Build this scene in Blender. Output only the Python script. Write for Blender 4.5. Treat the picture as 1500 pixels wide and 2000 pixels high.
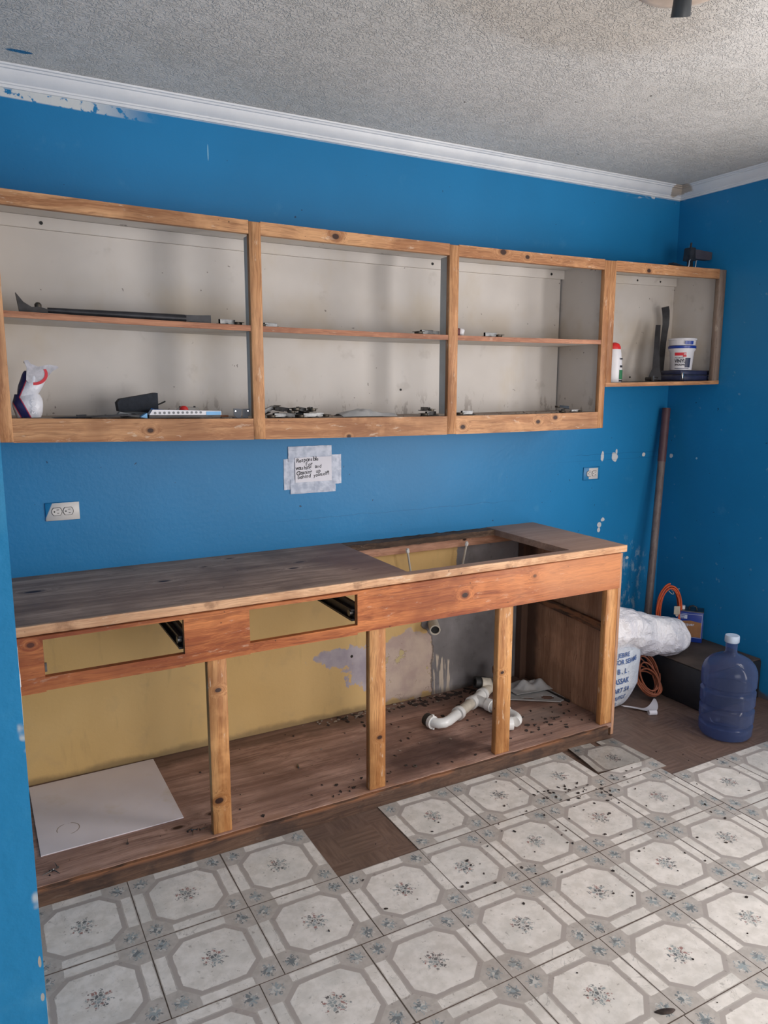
import bpy, bmesh, math, random
from mathutils import Vector, Matrix, Euler, noise
random.seed(7)
R = math.radians
S = bpy.context.scene
for o in list(bpy.data.objects): bpy.data.objects.remove(o, do_unlink=True)
LINK = S.collection.objects.link

# ------------------------------------------------------------------ camera
YAW, PITCH, ROLL, FPX = R(28.6125), R(-9.5483), R(0.084), 1475.15
cam_d = bpy.data.cameras.new('camera'); cam = bpy.data.objects.new('camera', cam_d); LINK(cam)
fw = Vector((math.sin(YAW)*math.cos(PITCH), math.cos(YAW)*math.cos(PITCH), math.sin(PITCH)))
ri = Vector((math.cos(YAW), -math.sin(YAW), 0)); up = ri.cross(fw)
Rr = ri*math.cos(ROLL) + up*math.sin(ROLL); Ur = up*math.cos(ROLL) - ri*math.sin(ROLL)
m = Matrix((( Rr.x, Ur.x, -fw.x, -3.4548), (Rr.y, Ur.y, -fw.y, -3.0048), (Rr.z, Ur.z, -fw.z, 1.5811), (0, 0, 0, 1)))
cam.matrix_world = m
cam_d.sensor_fit = 'VERTICAL'; cam_d.sensor_height = 36.0; cam_d.lens = FPX/2000*36.0
cam_d.clip_start = 0.02
S.camera = cam

# ------------------------------------------------------------------ light
S.view_settings.view_transform = 'Standard'; S.view_settings.look = 'None'
S.view_settings.gamma = 1; S.view_settings.use_curve_mapping = False
S.view_settings.exposure = 0.27
W = bpy.data.worlds.new('world'); S.world = W; W.use_nodes = True
W.node_tree.nodes['Background'].inputs[0].default_value = (0.62, 0.74, 0.9, 1)
W.node_tree.nodes['Background'].inputs[1].default_value = 1.0
def area(name, loc, rot, sx, sy, power, col):
    d = bpy.data.lights.new(name, 'AREA'); d.shape = 'RECTANGLE'; d.size = sx; d.size_y = sy
    d.energy = power; d.color = col
    o = bpy.data.objects.new(name, d); LINK(o); o.location = loc; o.rotation_euler = rot
    return o
# daylight in the doorway of the right wall and in a high window of it, plus an added fill lamp behind the camera
area('door_daylight', (-0.03, -2.88, 1.12), (0, R(90), 0), 1.9, 0.82, 60, (1.0, 0.94, 0.90))
area('window_daylight', (-0.03, -1.45, 1.62), (0, R(90), 0), 0.8, 0.55, 11, (1.0, 0.94, 0.89))
area('back_fill_light', (-1.75, -4.12, 1.3), (R(90), 0, 0), 1.5, 1.3, 30, (1.0, 0.95, 0.92))

# ------------------------------------------------------------------ mesh helper
class MB:
    def __init__(s): s.b = bmesh.new()
    def _bev(s, vs, w, seg=1):
        es = set(e for v in vs for e in v.link_edges)
        bmesh.ops.bevel(s.b, geom=list(es), offset=w, segments=seg, affect='EDGES', profile=0.5)
    def box(s, x0, x1, y0, y1, z0, z1, bev=0.0, cuts=0, axis=0, rot=None, piv=None, mat=0):
        r = bmesh.ops.create_cube(s.b, size=1)
        vs = r['verts']
        for v in vs:
            v.co = Vector(((x0+x1)/2+v.co.x*(x1-x0), (y0+y1)/2+v.co.y*(y1-y0), (z0+z1)/2+v.co.z*(z1-z0)))
        if rot is not None:
            p = Vector(piv) if piv is not None else Vector(((x0+x1)/2, (y0+y1)/2, (z0+z1)/2))
            M = Euler(rot).to_matrix()
            for v in vs: v.co = p + M @ (v.co-p)
        if mat:
            for f in set(f for v in vs for f in v.link_faces): f.material_index = mat
        if cuts:
            es = [e for e in set(e for v in vs for e in v.link_edges)
                  if abs((e.verts[0].co-e.verts[1].co).normalized()[axis]) > .9]
            r2 = bmesh.ops.subdivide_edges(s.b, edges=es, cuts=cuts, use_grid_fill=True)
        elif bev: s._bev(vs, bev)
        return s
    def cyl(s, p0, p1, r0, r1=None, n=20, caps=True, mat=0):
        p0, p1 = Vector(p0), Vector(p1); r1 = r0 if r1 is None else r1
        d = p1-p0; q = d.to_track_quat('Z', 'Y')
        a = []; c = []
        for i in range(n):
            t = 2*math.pi*i/n; e = q @ Vector((math.cos(t), math.sin(t), 0))
            a.append(s.b.verts.new(p0+e*r0)); c.append(s.b.verts.new(p1+e*r1))
        for i in range(n):
            j = (i+1) % n
            f = s.b.faces.new((a[i], a[j], c[j], c[i])); f.smooth = True; f.material_index = mat
        if caps:
            f = s.b.faces.new(a[::-1]); f.material_index = mat; f = s.b.faces.new(c); f.material_index = mat
        return s
    def ring(s, p0, p1, ro, rin, n=24, mat=0):          # open tube with wall thickness
        p0, p1 = Vector(p0), Vector(p1); q = (p1-p0).to_track_quat('Z', 'Y')
        L = []
        for p, r in ((p0, ro), (p1, ro), (p1, rin), (p0, rin)):
            L.append([s.b.verts.new(p+q @ Vector((math.cos(2*math.pi*i/n)*r, math.sin(2*math.pi*i/n)*r, 0))) for i in range(n)])
        for k in range(4):
            A, B = L[k], L[(k+1) % 4]
            for i in range(n):
                f = s.b.faces.new((A[i], A[(i+1) % n], B[(i+1) % n], B[i])); f.smooth = k in (0, 2); f.material_index = mat
        return s
    def tube(s, pts, r, n=10, caps=True, closed=False):
        P = [Vector(p) for p in pts]; rs = r if isinstance(r, (list, tuple)) else [r]*len(P)
        rows = []; prev = None
        for i, p in enumerate(P):
            if closed: t = (P[(i+1) % len(P)]-P[i-1]).normalized()
            else: t = (P[min(i+1, len(P)-1)]-P[max(i-1, 0)]).normalized()
            if prev is None:
                u = t.orthogonal().normalized()
            else:
                u = (prev-t*prev.dot(t)).normalized()
            prev = u; w = t.cross(u)
            rows.append([s.b.verts.new(p+(u*math.cos(2*math.pi*k/n)+w*math.sin(2*math.pi*k/n))*rs[i]) for k in range(n)])
        m_ = len(rows)
        for i in range(m_ if closed else m_-1):
            A, B = rows[i], rows[(i+1) % m_]
            for k in range(n):
                s.b.faces.new((A[k], A[(k+1) % n], B[(k+1) % n], B[k])).smooth = True
        if caps and not closed:
            s.b.faces.new(rows[0][::-1]); s.b.faces.new(rows[-1])
        return s
    def lathe(s, prof, c=(0, 0, 0), n=40, fn=None):
        c = Vector(c); rows = []
        for r, z in prof:
            row = []
            for i in range(n):
                t = 2*math.pi*i/n
                p = Vector((math.cos(t)*r, math.sin(t)*r, z))
                if fn: p = fn(p, t)
                row.append(s.b.verts.new(c+p))
            rows.append(row)
        for A, B in zip(rows, rows[1:]):
            for i in range(n): s.b.faces.new((A[i], A[(i+1) % n], B[(i+1) % n], B[i])).smooth = True
        if prof[0][0] > 1e-5: s.b.faces.new(rows[0][::-1])
        if prof[-1][0] > 1e-5: s.b.faces.new(rows[-1])
        return s
    def prism(s, poly, f0, f1, smooth=False):   # poly: list of (a,b); f0/f1 map (a,b)->3D for both ends
        A = [s.b.verts.new(Vector(f0(*p))) for p in poly]; B = [s.b.verts.new(Vector(f1(*p))) for p in poly]
        n = len(A)
        s.b.faces.new(A); s.b.faces.new(B[::-1])
        for i in range(n): s.b.faces.new((A[i], B[i], B[(i+1) % n], A[(i+1) % n])).smooth = smooth
        return s
    def sheet(s, nx, ny, fn, thick=0.0):
        V = [[s.b.verts.new(Vector(fn(i/nx, j/ny))) for j in range(ny+1)] for i in range(nx+1)]
        F = []
        for i in range(nx):
            for j in range(ny):
                f = s.b.faces.new((V[i][j], V[i+1][j], V[i+1][j+1], V[i][j+1])); f.smooth = True; F.append(f)
        if thick:
            s.b.normal_update()
            bmesh.ops.solidify(s.b, geom=F, thickness=thick)
        return s
    def warp(s, fn):
        for v in s.b.verts: v.co = Vector(fn(v.co.copy()))
        return s
    def build(s, name, mats, parent=None, origin=None):
        o0 = Vector(origin) if origin is not None else (parent_world(parent) if parent else Vector((0, 0, 0)))
        for v in s.b.verts: v.co -= o0
        bmesh.ops.recalc_face_normals(s.b, faces=list(s.b.faces))
        me = bpy.data.meshes.new(name); s.b.to_mesh(me); s.b.free()
        if not isinstance(mats, (list, tuple)): mats = [mats]
        for k in mats: me.materials.append(k)
        me.set_sharp_from_angle(angle=R(48))
        o = bpy.data.objects.new(name, me); LINK(o)
        if parent: o.parent = parent
        else: o.location = o0
        return o
def parent_world(o):
    v = Vector((0, 0, 0))
    while o: v += o.location; o = o.parent
    return v
def thing(name, label, cat, loc=(0, 0, 0), group=None):
    o = bpy.data.objects.new(name, None); LINK(o); o.location = loc; o.empty_display_size = .05
    o['label'] = label; o['category'] = cat
    if group: o['group'] = group
    return o
def tag(o, label, cat, group=None, kind=None):
    o['label'] = label; o['category'] = cat
    if group: o['group'] = group
    if kind: o['kind'] = kind
    return o
def structure(o, label=None):
    o['kind'] = 'structure'
    if label: o['label'] = label
    return o
def copy_tree(o, parent=None):
    c = o.copy(); LINK(c); c.parent = parent
    for ch in list(o.children): copy_tree(ch, c)
    return c
def text_mesh(name, txt, size, mat, mapfn, parent, bold=0.0, shear=0.0, align='LEFT', jitter=None, spacing=1.0, depth=0.0):
    cu = bpy.data.curves.new(name, 'FONT'); cu.body = txt; cu.size = size; cu.offset = bold*size; cu.shear = shear
    cu.align_x = align; cu.space_character = spacing; cu.resolution_u = 3; cu.extrude = 0
    to = bpy.data.objects.new(name, cu); LINK(to)
    dg = bpy.context.evaluated_depsgraph_get()
    me = bpy.data.meshes.new_from_object(to.evaluated_get(dg))
    bpy.data.objects.remove(to, do_unlink=True)
    me.name = name
    b = bmesh.new(); b.from_mesh(me)
    long = [e for e in b.edges if e.calc_length() > size*.35]
    if long: bmesh.ops.subdivide_edges(b, edges=long, cuts=2)
    off = parent_world(parent)
    for v in b.verts: v.co = Vector(mapfn(v.co.x, v.co.y))-off
    b.to_mesh(me); b.free(); me.materials.clear(); me.materials.append(mat)
    o = bpy.data.objects.new(name, me); LINK(o); o.parent = parent
    return o

# ------------------------------------------------------------------ material helper
class G:
    def __init__(s, name, rough=.6, spec=.5):
        s.mat = bpy.data.materials.new(name); s.mat.use_nodes = True
        s.nt = s.mat.node_tree; s.p = s.nt.nodes['Principled BSDF']
        s.p.inputs['Roughness'].default_value = rough
        s.p.inputs['Specular IOR Level'].default_value = spec
        s.tc = s.nt.nodes.new('ShaderNodeTexCoord')
    def n(s, t, **kw):
        nd = s.nt.nodes.new(t)
        for k, v in kw.items(): setattr(nd, k, v)
        return nd
    def put(s, sock, v):
        if isinstance(v, bpy.types.NodeSocket): s.nt.links.new(v, sock)
        elif isinstance(v, (tuple, list)):
            sock.default_value = (tuple(v)+(1,))[:4] if len(sock.default_value) == 4 else tuple(v)[:3]
        else:
            if hasattr(sock.default_value, '__len__'): sock.default_value = [v]*len(sock.default_value)
            else: sock.default_value = v
    def m(s, op, a, b=0.0, c=None, clamp=False):
        nd = s.n('ShaderNodeMath', operation=op, use_clamp=clamp)
        s.put(nd.inputs[0], a); s.put(nd.inputs[1], b)
        if c is not None: s.put(nd.inputs[2], c)
        return nd.outputs[0]
    def add(s, a, b): return s.m('ADD', a, b)
    def sub(s, a, b): return s.m('SUBTRACT', a, b)
    def mul(s, a, b): return s.m('MULTIPLY', a, b)
    def mx(s, a, b): return s.m('MAXIMUM', a, b)
    def mn(s, a, b): return s.m('MINIMUM', a, b)
    def ss(s, v, a, b):     # smoothstep a->b
        nd = s.n('ShaderNodeMapRange', interpolation_type='SMOOTHSTEP')
        s.put(nd.inputs['Value'], v)
        if a < b: s.put(nd.inputs['From Min'], a); s.put(nd.inputs['From Max'], b)
        else:
            s.put(nd.inputs['From Min'], b); s.put(nd.inputs['From Max'], a)
            s.put(nd.inputs['To Min'], 1.0); s.put(nd.inputs['To Max'], 0.0)
        return nd.outputs[0]
    def xyz(s, v):
        nd = s.n('ShaderNodeSeparateXYZ'); s.put(nd.inputs[0], v); return nd.outputs
    def comb(s, x, y, z=0.0):
        nd = s.n('ShaderNodeCombineXYZ'); s.put(nd.inputs[0], x); s.put(nd.inputs[1], y); s.put(nd.inputs[2], z); return nd.outputs[0]
    def vadd(s, a, b):
        nd = s.n('ShaderNodeVectorMath', operation='ADD'); s.put(nd.inputs[0], a); s.put(nd.inputs[1], b); return nd.outputs[0]
    def vmul(s, a, b):
        nd = s.n('ShaderNodeVectorMath', operation='MULTIPLY'); s.put(nd.inputs[0], a); s.put(nd.inputs[1], b); return nd.outputs[0]
    def obj(s, base=None):
        v = s.tc.outputs['Object']
        return s.vadd(v, base) if base else v
    def uv(s): return s.tc.outputs['UV']
    def noise(s, v, scale, detail=3, rough=.55, dist=0.0, col=False):
        nd = s.n('ShaderNodeTexNoise'); s.put(nd.inputs['Vector'], v); s.put(nd.inputs['Scale'], scale)
        s.put(nd.inputs['Detail'], detail); s.put(nd.inputs['Roughness'], rough); s.put(nd.inputs['Distortion'], dist)
        return nd.outputs['Color' if col else 'Fac']
    def voro(s, v, scale, feature='F1', out='Distance', rnd=1.0):
        nd = s.n('ShaderNodeTexVoronoi', feature=feature); s.put(nd.inputs['Vector'], v); s.put(nd.inputs['Scale'], scale)
        s.put(nd.inputs['Randomness'], rnd); return nd.outputs[out]
    def mix(s, f, a, b):
        nd = s.n('ShaderNodeMix', data_type='RGBA'); s.put(nd.inputs[0], f); s.put(nd.inputs[6], a); s.put(nd.inputs[7], b); return nd.outputs[2]
    def scalecol(s, c, f):
        return s.mix(1.0, c, c) if False else s._sc(c, f)
    def _sc(s, c, f):
        nd = s.n('ShaderNodeVectorMath', operation='SCALE'); s.put(nd.inputs[0], c); s.put(nd.inputs['Scale'], f); return nd.outputs[0]
    def bump(s, h, strength=.5, dist=.002):
        nd = s.n('ShaderNodeBump'); s.put(nd.inputs['Height'], h); s.put(nd.inputs['Strength'], strength); s.put(nd.inputs['Distance'], dist)
        s.nt.links.new(nd.outputs[0], s.p.inputs['Normal'])
    def spot(s, x, z, cx, cz, rx, rz, wob=None, k=.5, soft=.12):
        dx = s.mul(s.sub(x, cx), 1/rx); dz = s.mul(s.sub(z, cz), 1/rz)
        d = s.m('SQRT', s.add(s.mul(dx, dx), s.mul(dz, dz)))
        if wob is not None: d = s.add(d, s.mul(s.sub(wob, .5), 2*k))
        return s.ss(d, 1+soft, 1-soft)
    def color(s, c): s.put(s.p.inputs['Base Color'], c); return s
    def rough(s, r): s.put(s.p.inputs['Roughness'], r); return s
    def metal(s, v=1.0): s.p.inputs['Metallic'].default_value = v; return s
def srgb(r, g, b):
    f = lambda c: (c/255/12.92) if c/255 <= .04045 else ((c/255+.055)/1.055)**2.4
    return (f(r), f(g), f(b))
def plain(name, c, rough=.5, metal=0, var=.12, scale=18, bump=0, spec=.5):
    g = G(name, rough, spec); n = g.noise(g.obj(), scale, 4)
    g.color(g.mix(g.ss(n, .3, .7), tuple(x*(1-var) for x in c), tuple(min(1, x*(1+var)) for x in c)))
    if metal: g.metal(metal)
    if bump: g.bump(n, .4, bump)
    return g.mat

BLUE = srgb(28, 121, 174)
# -- back wall: blue paint, mustard paint and bare render under the counter
def wall_paint(name, back=False, right=False, left=False):
    g = G(name, .42, .35); P = g.obj(); x, y, z = g.xyz(P)
    nl = g.noise(P, 1.3, 3); nf = g.noise(P, 55, 4); nm = g.noise(P, 9, 4)
    c = g.mix(g.ss(nl, .3, .7), tuple(v*.93 for v in BLUE), tuple(v*1.08 for v in BLUE))
    c = g.mix(g.mul(g.ss(nm, .62, .74), .10), c, srgb(110, 170, 205))
    specks = g.mul(g.ss(g.noise(P, 38, 2), .73, .75), .75)
    c = g.mix(specks, c, srgb(25, 50, 75))
    rough = .42
    white = srgb(205, 205, 205)
    w = g.noise(P, 28, 3)
    if back:
        for cx, cz, rx, rz in ((-.475, 1.205, .010, .025), (-.385, 1.197, .022, .024), (-.372, 1.222, .008, .018), (-.45, .855, .013, .012),
                               (-.472, .829, .016, .013), (-.476, .800, .010, .012), (-.163, 1.200, .012, .01), (-.25, .62, .012, .01), (-.31, .66, .01, .01)):
            c = g.mix(g.spot(x, z, cx, cz, rx, rz, w, .7), c, white)
        # scuffed, scratched paint beside the cabinet
        reg = g.spot(x, z, -.24, .48, .14, .24, nm, .5, .3)
        scr = g.ss(g.noise(g.comb(g.mul(x, 1.0), 0.0, g.mul(z, .55)), 24, 6, .7), .50, .62)
        c = g.mix(g.mul(g.mul(reg, scr), .65), c, srgb(160, 185, 200))
        # ragged white paint at the crown
        band = g.mul(g.ss(z, 2.535, 2.556), g.ss(g.noise(g.comb(x, 0.0, g.mul(z, 3)), 6, 3), .50, .56))
        leftp = g.mul(g.ss(x, -2.75, -3.05), g.ss(g.sub(z, g.mul(g.add(x, 3.3), -.02)), 2.530, 2.536)); rightp = g.mul(g.ss(x, -.42, -.30), band)
        line = g.ss(z, 2.556, 2.5585)
        band = g.mx(g.mul(g.mx(leftp, rightp), g.ss(g.noise(P, 30, 4), .40, .46)), g.mul(line, .5))
        c = g.mix(band, c, srgb(205, 208, 208))
        c = g.mix(g.spot(x, z, -2.58, 2.452, .002, .03, nm, .2), c, srgb(140, 190, 215))
        # hairline seams
        l1 = g.mul(g.ss(g.m('ABSOLUTE', g.sub(z, g.add(1.215, g.mul(g.sub(nm, .5), .015)))), .0022, .0008), g.mul(g.ss(x, -.75, -.6), .35))
        l2 = g.mul(g.ss(g.m('ABSOLUTE', g.sub(z, g.add(1.183, g.mul(g.sub(nm, .5), .01)))), .0018, .0006), g.mul(g.ss(x, -1.0, -.5), .3))
        l3 = g.mul(g.ss(g.m('ABSOLUTE', g.sub(z, g.add(1.005, g.mul(g.sub(nm, .5), .03)))), .0018, .0006), g.mul(g.mul(g.ss(x, -2.6, -2.0), g.ss(x, -.9, -1.3)), .35))
        c = g.mix(g.mx(g.mx(l1, l2), l3), c, srgb(15, 60, 105))
        # under the counter
        under = g.mul(g.ss(z, .872, .868), g.ss(x, -.98, -1.0))
        yel = g.mix(g.ss(nl, .3, .7), srgb(198, 162, 104), srgb(210, 176, 120))
        yel = g.mix(g.mul(g.ss(nm, .55, .72), .25), yel, srgb(172, 146, 110))
        yel = g.mix(g.mul(g.ss(g.noise(g.comb(g.mul(x, 2), 0.0, g.mul(z, .4)), 9, 3), .6, .75), .22), yel, srgb(140, 120, 85))
        pink = g.mix(g.ss(nm, .35, .65), srgb(178, 156, 146), srgb(196, 176, 160))
        lilac = g.mix(g.ss(nm, .35, .65), srgb(160, 150, 158), srgb(182, 172, 176))
        wb = g.noise(P, 7, 5, .6); wbig = g.noise(P, 3.2, 4, .6)
        # lilac patch with flaking rim
        wf = g.noise(P, 17, 5, .68)
        lp = g.mx(g.spot(x, z, -2.02, .345, .15, .045, wf, 1.3, .06), g.spot(x, z, -1.91, .28, .10, .10, wf, 1.3, .06))
        lp = g.mx(lp, g.mul(g.spot(x, z, -2.12, .355, .05, .03, wf, 1.2, .06), .7))
        c2 = g.mix(lp, yel, lilac)
        # pink bare plaster
        pk = g.mul(g.mul(g.ss(g.add(x, g.mul(g.sub(wb, .5), .35)), -1.90, -1.87), g.ss(g.add(z, g.mul(g.sub(wb, .5), .30)), .412, .400)), 1.0)
        pk = g.mul(pk, g.ss(g.add(z, g.mul(g.sub(wb, .5), .25)), .075, .09))
        fl = g.ss(g.noise(P, 12, 5, .65), .60, .61)
        c2 = g.mix(pk, c2, g.mix(g.mul(fl, g.ss(z, .12, .2)), pink, srgb(190, 172, 128)))
        rim = g.ss(g.m('ABSOLUTE', g.sub(g.noise(P, 12, 5, .65), .60)), .010, .004)
        c2 = g.mix(g.mul(g.mul(rim, pk), .45), c2, srgb(95, 75, 65))
        # cement render where the sink stood
        edge = g.add(-1.545, g.add(g.mul(g.sub(wb, .5), .10), g.mul(g.ss(z, .36, .44), -.07)))
        cem = g.ss(g.sub(x, edge), -.003, .004)
        up_ = g.ss(z, .50, .56)     # above, the bare patch starts further right
        cem = g.mn(cem, g.mx(g.sub(1.0, up_), g.ss(g.sub(x, g.add(-1.40, g.mul(g.sub(wb, .5), .14))), -.004, .004)))
        drips = g.mul(g.mul(g.ss(g.noise(g.comb(g.mul(x, 1.0), 0.0, g.mul(z, .06)), 75, 2), .50, .53), g.ss(g.sub(x, -1.555), 0, .012)),
                      g.mul(g.ss(g.sub(x, -1.42), 0, -.02), g.ss(g.add(z, g.mul(x, .55)), -.56, -.58)))
        cemc = g.mix(g.ss(wbig, .3, .7), srgb(112, 108, 108), srgb(146, 142, 144))
        cemc = g.mix(g.mul(g.ss(g.noise(P, 16, 5, .7), .55, .7), .35), cemc, srgb(80, 76, 76))
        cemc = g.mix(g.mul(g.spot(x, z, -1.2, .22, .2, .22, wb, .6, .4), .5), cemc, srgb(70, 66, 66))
        c2 = g.mix(cem, c2, cemc); c2 = g.mix(g.mul(drips, cem), c2, srgb(190, 176, 160))
        er = g.ss(g.m('ABSOLUTE', g.sub(x, edge)), .006, .002)
        c2 = g.mix(g.mul(g.mul(er, g.ss(z, .52, .46)), .6), c2, srgb(70, 58, 50))
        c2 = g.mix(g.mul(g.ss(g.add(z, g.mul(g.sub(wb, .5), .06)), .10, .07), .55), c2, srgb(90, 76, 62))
        c2 = g.mix(g.spot(x, z, -1.985, .34, .007, .007), c2, (.02, .015, .01))
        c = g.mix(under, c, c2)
        rough = g.add(.42, g.mul(under, .4))
    if right:
        c = g.mix(g.spot(y, z, -.05, 1.19, .012, .012, w, .8), c, white)
        c = g.mix(g.spot(y, z, -.22, 1.19, .006, .006, w, .6), c, srgb(150, 190, 210))
        dirt = g.mul(g.ss(g.add(z, g.mul(g.sub(nm, .5), .10)), .05, .02), .8)
        c = g.mix(dirt, c, srgb(95, 78, 62))
        l = g.mul(g.ss(g.noise(P, 21, 2), .70, .73), .3); c = g.mix(l, c, srgb(140, 175, 195))
    if left:
        ch = g.mul(g.ss(x, -3.4375, -3.434), g.ss(g.noise(P, 11, 3), .60, .63)); c = g.mix(ch, c, srgb(200, 200, 195))
        for cz, rz_ in ((.95, .007), (.905, .005), (.78, .014)):
            c = g.mix(g.spot(x, z, -3.4335, cz, .0018, rz_, w, .9), c, srgb(165, 158, 150))
        c = g.mix(g.mul(g.ss(nm, .5, .65), .18), c, srgb(90, 165, 205))
    g.color(c).rough(rough)
    hn = g.add(g.mul(nf, .5), g.mul(g.noise(P, 14, 3), .35 if not left else .9))
    g.bump(hn, .35 if not left else .5, .004)
    return g.mat
M = {}
M['wall_back'] = wall_paint('blue_wall_paint_back', back=True)
M['wall_right'] = wall_paint('blue_wall_paint_right', right=True)
M['wall_left'] = wall_paint('blue_wall_paint_left', left=True)
g = G('cream_wall_paint', .6); g.color(g.mix(g.ss(g.noise(g.obj(), 2, 3), .3, .7), srgb(214, 206, 196), srgb(224, 217, 208))); M['wall_plain'] = g.mat
# -- ceiling
g = G('knockdown_ceiling', .75, .3); P = g.obj(); x, y, z = g.xyz(P)
wv = g.vadd(P, g.vmul(g.noise(P, 12, 2, col=True), (.03, .03, 0)))
n1 = g.noise(g.vmul(wv, (1, 1.15, 1)), 50, 3, .6); rid = g.mul(g.ss(g.m('ABSOLUTE', g.sub(n1, .5)), .07, .0), g.add(.35, g.mul(g.ss(g.noise(P, 19, 2), .35, .55), .65)))
amt = g.ss(g.noise(P, 1.7, 3), .25, .5)
c = g.mix(g.ss(g.noise(P, 1.1, 4), .35, .7), srgb(204, 200, 194), srgb(218, 214, 209))
c = g.mix(g.mul(g.spot(x, y, -1.9, -1.25, .5, .25, g.noise(P, 3, 4), .6, .4), .28), c, srgb(170, 150, 125))
c = g.mix(g.spot(x, y, -3.225, -.172, .035, .012, g.noise(P, 40, 3), .6), c, srgb(40, 120, 165))
c = g.mix(g.mul(g.spot(x, y, -.03, -.07, .05, .03, g.noise(P, 30, 3), .8), .6), c, srgb(110, 95, 85))
c = g.mix(g.ss(g.noise(P, 33, 2), .76, .78), c, srgb(120, 115, 108))
g.color(c); g.bump(g.mul(g.add(g.mul(rid, .8), g.mul(g.noise(P, 90, 3), .35)), g.add(.55, g.mul(amt, .45))), .75, .006); M['ceiling'] = g.mat
# -- crown
g = G('white_crown_paint', .38); P = g.obj(); x, y, z = g.xyz(P)
c = g.mix(g.ss(g.noise(P, 5, 4), .3, .7), srgb(214, 216, 220), srgb(226, 227, 229))
c = g.mix(g.mul(g.mul(g.spot(x, z, -.07, 2.602, .045, .03, g.noise(P, 25, 3), .5), g.ss(y, -.12, -.1)), .8), c, srgb(160, 142, 122))
g.color(c); g.bump(g.noise(P, 45, 3), .2, .002); M['crown'] = g.mat
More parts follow.
